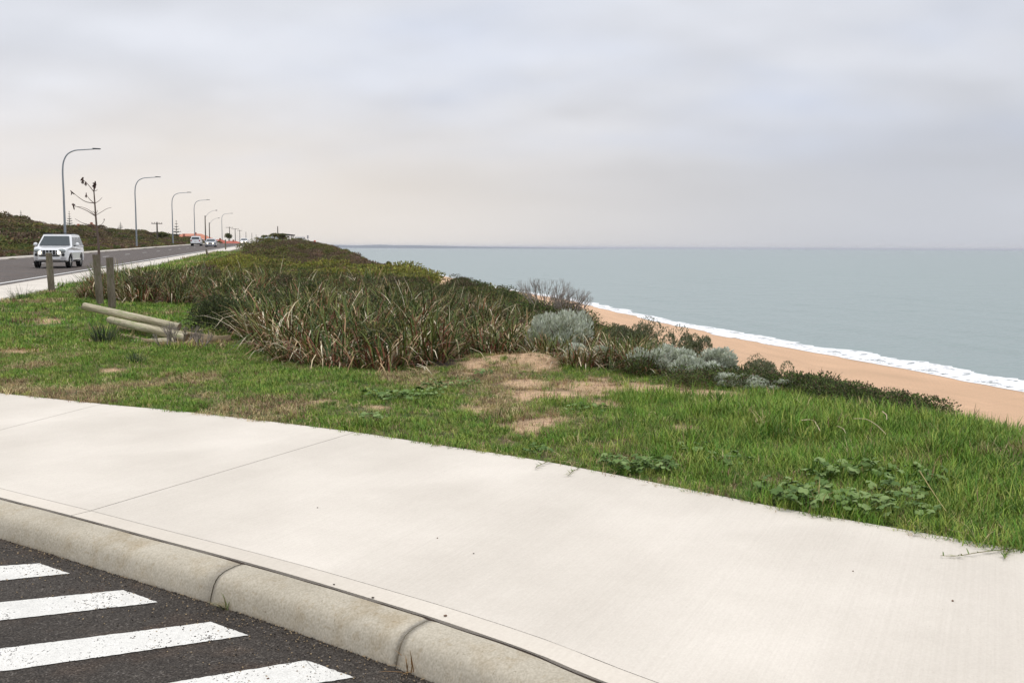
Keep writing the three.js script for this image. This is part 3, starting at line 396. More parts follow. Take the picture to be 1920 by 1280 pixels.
  scatter(hil, poisson(290, () => { const t = 62 + Math.pow(r(), 1.5) * 300, u = -23.6 - Math.pow(r(), 0.85) * 30, q = fromUT(u, t); const px = 960 + q.x / q.d * FPX; return px > -40 && px < 470 ? [q.x, q.d, rr(0.6, 1.5, r) * (u > -27 ? 0.55 : 1), rr(0.6, 1.1, r)] : null; }, 1.5), r, (k, x, d, s) => { const u = toU(x, d), t = toT(x, d); return (s > 1.15 ? 'large ' : s < 0.7 ? 'small ' : '') + ['olive', 'brown', 'mottled olive-brown', 'dark green'][k] + ' scrub bush ' + (u > -27 ? 'on the verge along the road kerb' : u > -38 ? 'on the face of the roadside hill' : 'on top of the roadside hill') + (t < 115 ? ' before the lamps' : t < 200 ? ' between street lamps' : ' towards the houses'); });
  // silver saltbushes
  const sil = [0, 1].map(k => shrub('saltbush', 'silver-grey saltbush', 'bush', undefined, 450 + k, { n: 6200, leaf: 0.065, size: [0.62, 0.66, 0.6], lumps: 22, rough: true, up: 1.1, col: silver, aspect: 0.16 }, 12));
  const S = [[1055, 668, 1.2, 'tall silver-grey saltbush standing up out of the strap-leaved bank'], [1112, 684, 0.6, 'silver-grey saltbush low beside the tallest saltbush'], [1256, 704, 0.72, 'broad silver-grey saltbush at the lawn, beside the strap-leaved bank'], [1322, 708, 0.78, 'silver-grey saltbush between the broad one and the beach'], [1385, 730, 0.42, 'small silver-grey saltbush at the low end of the saltbush row'], [1456, 736, 0.4, 'smallest silver-grey saltbush by the dark creeping shrubs']];
  S.forEach(([px, py, s, lab], i) => { const g = G(px, py), p = onGround(g.x, g.d + 0.45 * s), sc = [s * [0.7, 1.1, 1.0, 1.15, 1.2, 1.25][i], s * [0.98, 0.8, 0.86, 0.8, 0.7, 0.62][i], s * 0.85]; if (!i) p[1] -= 0.05; if (i < 2) { sil[i].position.set(...p); sil[i].scale.set(...sc); sil[i].userData.label = lab; } else dup(sil[i % 2], p, i * 1.3, sc, lab); });
  const gs = [[1195, 597, 17.5, 0.5, 'grey-green shrub with rounded top on the crest above the beach'], [1275, 616, 15.4, 0.55, 'darker grey-green shrub on the crest beside the beach'], [1440, 668, 12.6, 0.42, 'grey-topped shrub with olive base on the crest']];
  const gg = shrub('grey_shrub', gs[0][4], 'shrub', undefined, 470, { n: 5200, leaf: 0.036, size: [0.62, 0.62, 0.62], lumps: 24, rough: true, up: 0.6, col: [lin(136, 138, 110), lin(114, 116, 84), lin(96, 102, 60)], aspect: 0.22 }, 8);
  gs.forEach(([px, py, d, s, lab], i) => { const w = P(px, py, d), p = onGround(w.x, d); p[1] -= 0.03; const sy = Math.max((w.y - p[1]) / 0.56, 0.4), sc = [s * 1.5, sy, s * 1.4]; i ? dup(gg, p, i * 2, sc, lab) : (gg.position.set(...p), gg.scale.set(...sc)); });
}
// bare twiggy shrubs on the crest
{
  const r = mul(640);
  const make = (px, d, h, label, n) => { const o = thing('bare_shrub', label, 'shrub', onGround((px - 960) / FPX * d, d), 0); const gs = [], tips = []; const grow = (p, dir, len, rad, depth) => { const e = p.clone().addScaledVector(dir, len), m = p.clone().lerp(e, 0.5).add(v3((r() - 0.5) * len * 0.12, (r() - 0.5) * len * 0.08, (r() - 0.5) * len * 0.12)); (depth > 2 ? gs : tips).push(tube([p, m, e], rad, rad * 0.62, 3, 4)); if (depth > 0) { const k = depth > 2 ? 3 : 2 + (r() < 0.4 ? 1 : 0); for (let i = 0; i < k; i++) grow(e, dir.clone().add(v3((r() - 0.5) * 1.05, r() * 0.35, (r() - 0.5) * 1.05)).normalize(), len * (0.62 + r() * 0.22), rad * 0.6, depth - 1); } };
    for (let i = 0; i < n; i++) { const a = i / n * 6.28 + r(); grow(v3(Math.cos(a) * 0.06, -0.03, Math.sin(a) * 0.06), v3(Math.cos(a) * 0.62, 0.9, Math.sin(a) * 0.5).normalize(), h * 0.33, 0.014, 4); }
    part('branch', mergeGeometries(gs), greyBark, o); part('twigs', mergeGeometries(tips), greyBark, o).userData.kind = 'stuff'; return o; };
  make(300 + 35, 15.9, 0.42, 'dead grey-brown weed standing at the ends of the piled logs', 5); make(309, 15.5, 0.34, 'small dead weed in front of the piled logs', 3); make(372, 15.8, 0.3, 'low dead weed by the reddish brown log', 4); make(1022, 22, 0.95, 'leafless grey shrub on the crest, the left and darker of a pair, against the sea', 9); make(1068, 21.5, 0.82, 'leafless grey shrub on the crest, its twigs reaching over the beach foam', 10);
}

// ---------------------------------------------------------------- lawn
{
  const tuft = (seed, n, h, rad, w, lean) => { const r = mul(seed), pos = [], col = [], idx = []; for (let i = 0; i < n; i++) { const a = r() * 6.283, q = Math.sqrt(r()) * rad; ribbon(pos, col, idx, [Math.cos(a) * q, -0.01, Math.sin(a) * q], r() * 6.283, lean * r(), h * (0.55 + 0.6 * r()), w * (0.7 + 0.6 * r()), 0.3 + 1.3 * r(), [1, 1, 1], r, 3); } return geoFrom(pos, idx, null, col); };
  const kinds = { thatch: tuft(4, 12, 0.075, 0.11, 0.0035, 1.5), short: tuft(1, 18, 0.062, 0.065, 0.0042, 0.95), long: tuft(2, 18, 0.135, 0.07, 0.0046, 0.75), coarse: tuft(3, 16, 0.085, 0.13, 0.010, 0.95) };
  const gMat = std([1, 1, 1], 0.8, { vertexColors: true });
  const lists = { thatch: [], short: [], long: [], coarse: [] }, r = mul(4040), c = new THREE.Color(), M = new THREE.Matrix4(), Q = new THREE.Quaternion(), E = new THREE.Euler();
  const gcol = [lin(106, 144, 42), lin(130, 154, 56), lin(86, 124, 38), lin(150, 160, 72)], dcol = [lin(184, 162, 114), lin(156, 134, 92), lin(204, 184, 138), lin(142, 110, 86)];
  const place = (n, x0, x1, d0, d1, keep) => { for (let i = 0; i < n; i++) { const x = rr(x0, x1, r), d = rr(d0, d1, r), k = keep(x, d); if (!k) continue; const u = toU(x, d); lists[k.kind].push([x, d, k.s, k.dry]); } };
  const keep = (x, d, coarse) => {
    const u = toU(x, d), t = toT(x, d); if (u < -7.85 || u > uEdge(t) + 1.2) return null; const px = 960 + x / d * FPX; if (px < -150 || px > 2900) return null;
    const s = lawnSide(x, d), ragged = (fbm(x * 3, d * 3, 2) - 0.5) * 0.16 - 0.02; if (s < ragged) return null; if (d > 12 && inPoly(x, d, reedPoly) && r() > 0.05) return null;
    const sm = sandMask(x, d); if (r() < sm * 0.86) return null;
    const lush = sst(-0.8, 2.6, x + (fbm(x * 0.7, d * 0.7, 3) - 0.5) * 2.4) * (1 - 0.8 * sst(10.2, 12.2, d)); const dryN = fbm(x * 0.8 + 50, d * 0.8 + 3, 4), dry = clamp(sst(0.545, 0.72, dryN + sm * 0.4 + (x < -1 ? -0.01 : -0.05)) * 0.75 + 0.07);
    const edge = 1 - sst(0, 0.7, s), clump = fbm(x * 2.1 + 7, d * 2.1, 3);
    if (!coarse && r() < 0.10 + 0.3 * dry + 0.35 * sm) return { kind: 'thatch', s: rr(0.6, 1.3, r), dry: 0.92 };
    if (coarse) return { kind: 'coarse', s: rr(0.7, 1.3, r) * (0.7 + 0.8 * clump), dry };
    const isLong = r() < lush * 0.85 + edge * 0.25 * sst(-3.5, 0, x); return { kind: isLong ? 'long' : 'short', s: rr(0.55, 1.15, r) * (0.3 + 1.4 * clump) * (isLong ? 0.75 + 0.45 * lush : 1 + 0.3 * edge), dry: isLong ? dry * 0.45 : dry };
  };
  place(96000, -9.5, 9, 4, 16, keep); place(26000, -14, 6.5, 13, 19, (x, d) => keep(x, d)); place(30000, -21, 4, 15, 42, (x, d) => keep(x, d, true)); place(30000, -42, -4, 34, 110, (x, d) => { const u = toU(x, d); if (u > -1.5) return null; const k = keep(x, d, true); if (k) k.s *= 1.6 + d * 0.012; return k; });
  for (const k of Object.keys(lists)) {
    const a = lists[k], im = new THREE.InstancedMesh(kinds[k], gMat, a.length); im.name = numbered('grass'); im.userData.kind = 'stuff'; tag(im, { short: 'short mown grass of the lawn beside the concrete path', thatch: 'flattened straw-dry thatch lying through the lawn grass', long: 'long lush grass on the seaward side of the lawn', coarse: 'coarse grass of the verge around the log pile and road path' }[k], 'grass');
    a.forEach(([x, d, s, dry], i) => { const y = terrainY(x, d); Q.setFromEuler(E.set((r() - 0.5) * 0.3, r() * 6.28, (r() - 0.5) * 0.3)); M.compose(v3(x, y, -d), Q, v3(s, s * rr(0.8, 1.2, r), s)); im.setMatrixAt(i, M); const b = r() < dry ? dcol[Math.floor(r() * 4)] : gcol[Math.floor(r() * 4)], g = rr(0.6, 1.32, r); im.setColorAt(i, c.setRGB(b[0] * g, b[1] * g, b[2] * g)); });
    im.castShadow = im.receiveShadow = true; scene.add(im); console.log('grass', k, a.length);
  }
  // scrubby ground cover filling the dune, the crest and the hillside between the bushes
  const cov = leafBlob(88, { n: 90, leaf: 0.16, size: [0.5, 0.3, 0.5], lumps: 6, up: 0.5, col: [[1, 1, 1]], aspect: 0.2 }), list = [];
  for (let i = 0; i < 16000; i++) { const hill = i % 2; const t = hill ? 50 + Math.pow(r(), 1.6) * 330 : 36 + Math.pow(r(), 1.8) * 260, u = hill ? -21.9 - r() * 34 : rr(-4.6, uEdge(t) + 5, r), q = fromUT(u, t), px = 960 + q.x / q.d * FPX; if (px < -60 || px > 1960 || inPoly(q.x, q.d, reedPoly) || gap(q.x, q.d)) continue; list.push([q.x, q.d, hill]); }
  for (let i = 0; i < 3600; i++) { const t = rr(6.5, 40, r), u = uEdge(t) + rr(-0.3, 6, r), q = fromUT(u, t); if (q.d > 8 && (q.d > 11.2 || q.x < 3.9)) list.push([q.x, q.d, 2]); }
  const cov2 = leafBlob(89, { n: 260, leaf: 0.045, size: [0.4, 0.2, 0.4], lumps: 8, up: 0.5, col: [[1, 1, 1]], aspect: 0.24 });
  for (const [geo, list2, nm, lb] of [[cov, list.filter(q => q[2] < 2), 'ground_cover', 'low scrubby ground cover between the bushes of dune and hillside'], [cov2, list.filter(q => q[2] === 2), 'dune_creeper', 'low dark creeping plants on the dune face above the beach']]) {
  const im = new THREE.InstancedMesh(geo, leafMat, list2.length); im.name = nm; im.userData.kind = 'stuff'; tag(im, lb, 'ground cover');
  list2.forEach(([x, d, k], i) => { const s = k === 2 ? rr(0.5, 1.0, r) : rr(0.6, 1.3, r) * (d > 100 ? 1.3 : 0.9); Q.setFromEuler(E.set(0, r() * 6.28, 0)); M.compose(v3(x, terrainY(x, d) - 0.03, -d), Q, v3(s, s * rr(0.7, 1.3, r), s)); im.setMatrixAt(i, M); const p = k === 2 ? [...dark, ...olive] : [...olive, ...brown, lin(142, 122, 86), lin(120, 112, 60)], b = p[Math.floor(clamp(fbm(x * 0.1, d * 0.1, 3) * 1.6 - 0.3 + (r() - 0.5) * 0.5, 0, 0.999) * p.length)], g = rr(0.8, 1.2, r); im.setColorAt(i, c.setRGB(b[0] * g, b[1] * g, b[2] * g)); });
  im.castShadow = im.receiveShadow = true; scene.add(im); }
}

// ---------------------------------------------------------------- broad-leaved weeds, tufts, runners, sticks
{
  const r = mul(717);
  const leafGeo = (k) => { const rk = mul(60 + k), pos = [0, 0.012, 0], idx = [], N = 14; for (let i = 0; i <= N; i++) { const a = 0.35 + i / N * (6.283 - 0.7), lob = 1 + 0.1 * Math.cos(a * 5 + k) + (rk() - 0.5) * 0.06; pos.push(Math.cos(a) * lob * 0.04, 0.010 * Math.sin(a * 5) * 0.6 + 0.004 * rk(), Math.sin(a) * lob * 0.04); } for (let i = 1; i <= N; i++) idx.push(0, i + 1, i); return geoFrom(pos, idx); };
  const LG = [0, 1, 2, 3].map(leafGeo), LM = [std(lin(100, 124, 60), 0.85), std(lin(122, 142, 82), 0.85), std(lin(82, 108, 48), 0.85)];
  const weed = (px, py, n, spread, label, sc = 1) => { n = Math.round(n * 1.9); const g = G(px, py), o = thing('broadleaf_weed', label, 'weed', onGround(g.x, g.d), r() * 6.28, 'broad-leaved weeds in the lawn'); const stems = []; for (let i = 0; i < n; i++) { const a = r() * 6.28, q = Math.sqrt(r()) * spread, h = (0.05 + 0.12 * r() * (1 - q / spread * 0.6)) * sc, m = part('leaf', LG[Math.floor(r() * 4)], LM[Math.floor(r() * 3)], o); m.position.set(Math.cos(a) * q, h, Math.sin(a) * q); m.rotation.set((r() - 0.5) * 0.9, r() * 6.28, (r() - 0.5) * 0.9, 'YXZ'); const k = (0.45 + 0.55 * r()) * sc; m.scale.set(k, k, k); if (i % 2 === 0) stems.push(tube([v3(0, -0.01, 0), v3(m.position.x * 0.5, h * 0.75, m.position.z * 0.5), v3(m.position.x, h, m.position.z)], 0.0025, 0.0015, 3, 3)); } part('stems', mergeGeometries(stems), LM[2], o); };
  const B = 'broad-leaved round-leaf weed';
  for (const [px, py, n, s, l, k] of [[1500, 950, 22, 0.17, B + ' sprawling onto the concrete, the one nearest the end of the weed row', 1], [1555, 946, 24, 0.2, B + ' large at the path edge among long grass', 1.05], [1620, 962, 20, 0.18, B + ' at the path edge, next to the large sprawling ones', 1], [1680, 930, 18, 0.2, B + ' standing in the long grass behind the path-edge weeds', 1.05], [1620, 895, 16, 0.2, B + ' deeper in the long grass behind the weed row', 1.1], [1540, 900, 12, 0.14, B + ' small, half hidden in long grass', 1], [1740, 905, 12, 0.2, B + ' thin, in the long grass apart from the row', 1], [1190, 884, 22, 0.15, B + ' spilling over the path edge in a low mat', 0.9], [1235, 882, 18, 0.14, B + ' beside the low mat at the path edge', 0.9], [1150, 872, 12, 0.1, B + ' small, at the start of the low mat', 0.8], [1370, 870, 8, 0.16, B + ' sparse, in grass between the two weed mats', 0.9], [745, 752, 20, 0.24, B + ' pale patch in mid lawn near the bare soil', 0.9], [790, 745, 20, 0.25, B + ' pale patch beside the bare sandy soil', 0.9], [705, 748, 14, 0.2, B + ' pale, at the dry side of the mid-lawn patch', 0.85], [820, 730, 14, 0.2, B + ' pale, nearest the strap-leaved bank', 0.85], [905, 705, 10, 0.14, B + ' below the sandy mound', 0.8], [700, 790, 10, 0.16, B + ' by the path edge past the joint', 0.85], [1700, 960, 16, 0.2, B + ' at the path edge under the leaning dry stalk', 0.95], [1455, 925, 14, 0.16, B + ' behind the end of the weed row', 0.9], [1300, 850, 9, 0.2, B + ' loosely spread in the lawn above the low mat', 0.8], [1010, 850, 12, 0.12, B + ' tight at the path edge by the creeping runners', 0.7], [870, 725, 12, 0.22, B + ' pale, in front of the strap-leaved bank', 0.8], [1100, 770, 12, 0.25, B + ' in the grass between two bare sandy patches', 0.8]]) weed(px, py, n, s, l, k);
  // spiky tufts
  const tuftThing = (name, label, px, py, h, n, cols, rad, lean, group) => { const g = py < 600 ? onPix(px, py) : G(px, py), o = thing(name, label, 'grass tuft', onGround(g.x, g.d), 0, group), pos = [], col = [], idx = []; for (let i = 0; i < n; i++) { const a = r() * 6.283, q = Math.sqrt(r()) * rad; ribbon(pos, col, idx, [Math.cos(a) * q, -0.01, Math.sin(a) * q], a + (r() - 0.5), lean * r(), h * (0.5 + 0.6 * r()), 0.008 * (0.7 + 0.6 * r()), 0.2 + 0.9 * r(), cols[Math.floor(r() * cols.length)], r, 4); } part('blades', geoFrom(pos, idx, null, col), leafMat, o); };
  tuftThing('spiky_tuft', 'dark spiky grass tuft beside the log pile', 195, 650, 0.42, 170, [lin(62, 72, 48), lin(82, 88, 60), lin(50, 58, 40)], 0.16, 0.95); tuftThing('spiky_tuft', 'small grass tuft at the edge of the roadside path', 40, 563, 0.5, 110, [lin(82, 92, 56), lin(70, 80, 50)], 0.3, 1.0); tuftThing('spiky_tuft', 'low dark tuft on the lawn below the log pile', 255, 682, 0.2, 90, [lin(72, 86, 52), lin(62, 72, 46)], 0.12, 1);
  tuftThing('spiky_tuft', 'tall thin grass spikes on the crest above the beach, the densest clump', 1800, 798, 0.24, 46, [lin(96, 88, 58), lin(78, 78, 46), lin(120, 100, 66)], 0.14, 0.6); tuftThing('spiky_tuft', 'thin grass spikes on the crest, beside the densest clump', 1865, 806, 0.16, 40, [lin(90, 98, 54), lin(78, 88, 46)], 0.2, 0.8); tuftThing('spiky_tuft', 'wispy grass on the crest where the dark shrubs end', 1735, 788, 0.15, 30, [lin(96, 88, 58), lin(78, 78, 46)], 0.14, 0.8); tuftThing('spiky_tuft', 'brown spikes rising from the creeping crest shrubs', 1535, 728, 0.38, 30, [lin(92, 76, 56), lin(110, 88, 62)], 0.25, 0.7);
  tuftThing('spiky_tuft', 'tiny grass sprout in the joint between kerb and path', 335, 1021, 0.05, 14, [lin(96, 112, 56), lin(130, 122, 76)], 0.02, 1.1);
  { const put = (label, px, py, cols, n, h) => { const g = G(px, py, -0.152), o = thing('kerb_weed', label, 'weed', [g.x, -0.152, -g.d]), pos = [], col = [], idx = []; for (let i = 0; i < n; i++) ribbon(pos, col, idx, [rr(-0.03, 0.03, r), 0, rr(-0.02, 0.02, r)], r() * 6.28, 0.2 + 1.1 * r(), h * (0.4 + 0.8 * r()), 0.005, 0.8 * r(), cols[Math.floor(r() * cols.length)], r, 4); part('blades', geoFrom(pos, idx, null, col), leafMat, o); }; put('thin green weed at the foot of the kerb', 424, 1143, [lin(96, 108, 58), lin(120, 112, 70)], 12, 0.09); put('dry straw-coloured weed lying at the foot of the kerb joint', 775, 1262, [lin(164, 130, 84), lin(140, 108, 70)], 14, 0.13); }
  // runners creeping over the concrete
  const runner = (label, pix) => { const p = pix.map(([a, b]) => { const g = G(a, b); return v3(g.x, 0.008 + r() * 0.01, -g.d); }), o0 = p[0].clone(); const o = thing('creeping_runner', label, 'weed', [o0.x, 0, o0.z]); p.forEach(q => { q.x -= o0.x; q.z -= o0.z; }); const c = new THREE.CatmullRomCurve3(p); part('stem', tube(p, 0.003, 0.0015, 14, 4), std(lin(126, 116, 74), 0.9), o); const pos = [], col = [], idx = []; for (let i = 0; i < 26; i++) { const q = c.getPointAt(r()); ribbon(pos, col, idx, [q.x, q.y, q.z], r() * 6.28, 0.8 + r() * 0.6, 0.02 + 0.035 * r(), 0.007, 0.6, [lin(104, 124, 58), lin(130, 134, 76), lin(86, 106, 50)][i % 3], r, 3); } part('leaves', geoFrom(pos, idx, null, col), leafMat, o); };
  runner('green runner creeping from the lawn onto the middle of the concrete', [[1050, 866], [1030, 868], [1015, 874], [1003, 881]]); runner('second green runner beside the first, pointing down the concrete', [[1090, 870], [1085, 880], [1072, 888], [1066, 894]]); runner('long green runner lying flat on the concrete by the far end of lawn', [[1925, 1030], [1870, 1036], [1830, 1042], [1795, 1045], [1764, 1047]]); runner('short runner stem at the lawn edge by the long runner', [[1740, 990], [1725, 1000], [1715, 1006]]); runner('little weed runner with upturned leaves on the concrete beside the long runner', [[1895, 1030], [1888, 1040], [1884, 1050]]);
  // pale sticks lying in the grass
  const stick = (label, pix, rad, lift = 0.07, c = lin(202, 182, 148)) => { const p = pix.map(([a, b]) => { const g = G(a, b, lift), y = terrainY(g.x, g.d); return v3(g.x, y + lift, -g.d); }), o0 = p[0].clone(); p.forEach(q => q.sub(o0)); const o = thing('dry_stick', label, 'stick', o0.toArray()); part('stem', tube(p, rad, rad * 0.5, 12, 5), std(c, 0.9), o); };
  stick('pale curved stick with orange tip in the long grass', [[1500, 796], [1522, 796], [1532, 803], [1538, 811]], 0.006, 0.1); stick('pale bent stick in the long grass near the crest', [[1600, 797], [1620, 798], [1640, 806], [1662, 822]], 0.005, 0.1); stick('short pale stick standing in the long grass', [[1655, 787], [1662, 793], [1663, 799]], 0.006, 0.14); stick('small pale stick between the curved and the bent stick', [[1570, 806], [1580, 809], [1586, 816]], 0.005, 0.09); stick('dry grass stalk leaning over the path-edge weeds', [[1725, 878], [1750, 915], [1775, 950]], 0.004, 0.12, lin(176, 160, 104)); stick('straw stalk lying at the foot of the long grass', [[1780, 987], [1800, 992], [1820, 995]], 0.005, 0.03, lin(210, 180, 150));
  stick('pale forked dead stalk in front of the small saltbush', [[1075, 655], [1083, 668], [1090, 685]], 0.012, 0.15); stick('dead straw-coloured stalk on the sandy mound', [[1020, 640], [1040, 655], [1030, 690]], 0.008, 0.1);
  // small stones and debris on asphalt and concrete
  const st = new THREE.IcosahedronGeometry(1, 0), sm = std([1, 1, 1], 0.9), N = 7000, im = new THREE.InstancedMesh(st, sm, N), M = new THREE.Matrix4(), c = new THREE.Color(), Q = new THREE.Quaternion(), E = new THREE.Euler(); im.name = 'gravel'; im.userData.kind = 'stuff'; tag(im, 'loose gravel and grit scattered along the foot of the kerb', 'gravel');
  for (let i = 0; i < N; i++) { const s = rr(0.15, 0.97, r), w = 0.223 + 0.5 * Math.pow(r(), 2.6), [x, z] = kOff(s, -w), k = rr(0.0018, 0.0052, r); Q.setFromEuler(E.set(r() * 6, r() * 6, r() * 6)); M.compose(v3(x, -0.15 + k * 0.4, z), Q, v3(k, k * 0.7, k)); im.setMatrixAt(i, M); const b = [lin(120, 104, 84), lin(84, 76, 68), lin(160, 140, 110), lin(62, 56, 50)][Math.floor(r() * 4)]; im.setColorAt(i, c.setRGB(...b)); }
  scene.add(im);
  for (const [px, py, l] of [[502, 1273, 0], [626, 1096, 1], [699, 1121, 1], [820, 1009, 0], [888, 1038, 1], [1214, 904, 1], [1600, 1071, 0], [1787, 1127, 0], [595, 952, 1], [835, 1155, 0]]) { const g = G(px, py), k = 0.004 + 0.003 * r(), o = new THREE.Mesh(new THREE.DodecahedronGeometry(k, 0).scale(1.3, 0.6, 0.9), std(l ? lin(70, 58, 48) : lin(110, 84, 66), 0.9)); o.name = numbered('pebble'); o.position.set(g.x, k * 0.5, -g.d); o.rotation.y = r() * 6; o.castShadow = o.receiveShadow = true; tag(o, 'small dark pebble lying on the pale concrete path', 'pebble', 'pebbles on the concrete'); scene.add(o); }
}

// ---------------------------------------------------------------- log pile and posts
const woodMap = texture(512, (u, v) => { const g = tnoise(u, v * 0.25, 64, 2) * 0.6 + tnoise(u, v, 128, 5) * 0.4, f = tfbm(u, v, 4, 4, 9), lich = sst(0.55, 0.7, tfbm(u, v, 8, 4, 19)); const k = 0.69 + (g - 0.5) * 0.28 + (f - 0.5) * 0.24; return [k + 0.02 - lich * 0.08, k - 0.02 - lich * 0.04, k - 0.13 - lich * 0.09]; });
const wood = std([1, 1, 1], 0.92, { map: woodMap, bumpMap: woodMap, bumpScale: 0.006 }), woodOld = std([0.55, 0.47, 0.40], 0.95, { map: woodMap, bumpMap: woodMap, bumpScale: 0.008 }), woodEnd = std(lin(128, 108, 84), 1), postWood = std([0.36, 0.34, 0.35], 0.95, { map: woodMap, bumpMap: woodMap, bumpScale: 0.008 });
function logGeo(len, r0, r1, seed, chip) { const r = mul(seed), g = new THREE.CylinderGeometry(r1, r0, len, 18, 14, true), p = g.attributes.position, uv = g.attributes.uv; for (let i = 0; i < p.count; i++) { const a = Math.atan2(p.getZ(i), p.getX(i)), y = p.getY(i), k = 1 + 0.10 * (noise(Math.cos(a) * 1.3 + seed, y * 1.6 + Math.sin(a) * 1.3) - 0.5); p.setX(i, p.getX(i) * k); p.setZ(i, p.getZ(i) * k); if (chip && y > len * 0.49) p.setY(i, y - chip * noise(Math.cos(a) * 2 + 9, Math.sin(a) * 2 + seed)); uv.setXY(i, uv.getX(i) * 1, (y + len / 2) * 0.8); } g.computeVertexNormals(); return g; }
{
  const logs = [[[152, 573, 17.0], [336, 613, 16.6], 0.064, 'long pale log on top of the pile, its broken end sticking up', 0.06, wood], [[203, 599, 16.8], [348, 634, 16.2], 0.062, 'pale log lying just under the top log', 0.02, wood], [[222, 619, 17.0], [340, 640, 16.9], 0.075, 'brown log in the shade under the two upper logs', 0, woodOld], [[236, 645, 16.3], [330, 640, 16.2], 0.07, 'grey log lying level at the foot of the pile', 0.02, wood], [[364, 641, 16.4], [432, 636, 16.6], 0.075, 'reddish brown log by itself towards the dark bush', 0, woodOld], [[245, 658, 15.9], [338, 656, 15.9], 0.05, 'thin grey log half buried in front of the pile', 0, woodOld], [[345, 655, 16.2], [425, 650, 16.3], 0.05, 'thin log under the reddish brown log', 0, woodOld], [[318, 622, 17.0], [432, 640, 16.6], 0.055, 'log in the back of the pile reaching to the dark bush', 0, woodOld], [[262, 606, 17.1], [352, 630, 16.8], 0.05, 'thin pale log wedged between the two upper logs', 0, wood], [[228, 630, 16.5], [300, 646, 16.1], 0.045, 'short brown log slanting at the foot of the pile', 0, woodOld]];
  logs.forEach(([a, b, rad, label, chip, m], i) => { const A = P(...a), B = P(...b), len = A.distanceTo(B), mid = A.clone().lerp(B, 0.5), o = thing('log', 'fence log: ' + label, 'log', [mid.x, mid.y, mid.z], 0, 'logs in the pile'); const q = new THREE.Quaternion().setFromUnitVectors(v3(0, 1, 0), A.clone().sub(B).normalize()); o.quaternion.copy(q); part('trunk', logGeo(len, rad * 1.02, rad, 40 + i, chip), m, o); const e = new THREE.CircleGeometry(rad * 0.98, 14); part('cut_end', e.clone().rotateX(-Math.PI / 2).translate(0, len / 2 - (chip || 0) * 0.6 - 0.004, 0), woodEnd, o); part('cut_end', e.clone().rotateX(Math.PI / 2).translate(0, -len / 2 + 0.004, 0), woodEnd, o); });
  const post = (px, top, base, dia, label, lean = 0, dd) => { const g = dd ? { d: dd, x: (px - 960) / FPX * dd } : onPix(px, base), p = onGround(g.x, g.d), h = P(px, top, g.d).y - p[1] + 0.3, o = thing('timber_post', label, 'post', [p[0], p[1] - 0.3, p[2]], 0, 'timber posts'); o.rotation.z = lean; part('trunk', logGeo(h, dia / 2 * 1.06, dia / 2, px, 0.02).translate(0, h / 2, 0), postWood, o); part('cut_end', new THREE.CircleGeometry(dia / 2 * 0.98, 14).rotateX(-Math.PI / 2).translate(0, h - 0.015, 0), woodEnd, o); };
  post(97, 474, 549, 0.19, 'weathered timber post standing in front of the white four-wheel drive', 0.04); post(188, 476, 572, 0.175, 'weathered timber post with the bare sapling behind it', 0.05); post(210, 482, 578, 0.17, 'weathered timber post in the pair, beside the one at the sapling', 0.02);
  post(390, 467, 482, 0.16, 'thin leaning post on the verge where grass meets the roadside path', 0.1, 88); post(424, 449, 466, 0.16, 'slim dark post beside the roadside path near the crest', 0, 135); post(446, 457, 464, 0.2, 'short post, one of two at the end of the path', 0, 165); post(450.5, 456, 464, 0.2, 'short post, the second of two at the end of the path', 0, 168);
}
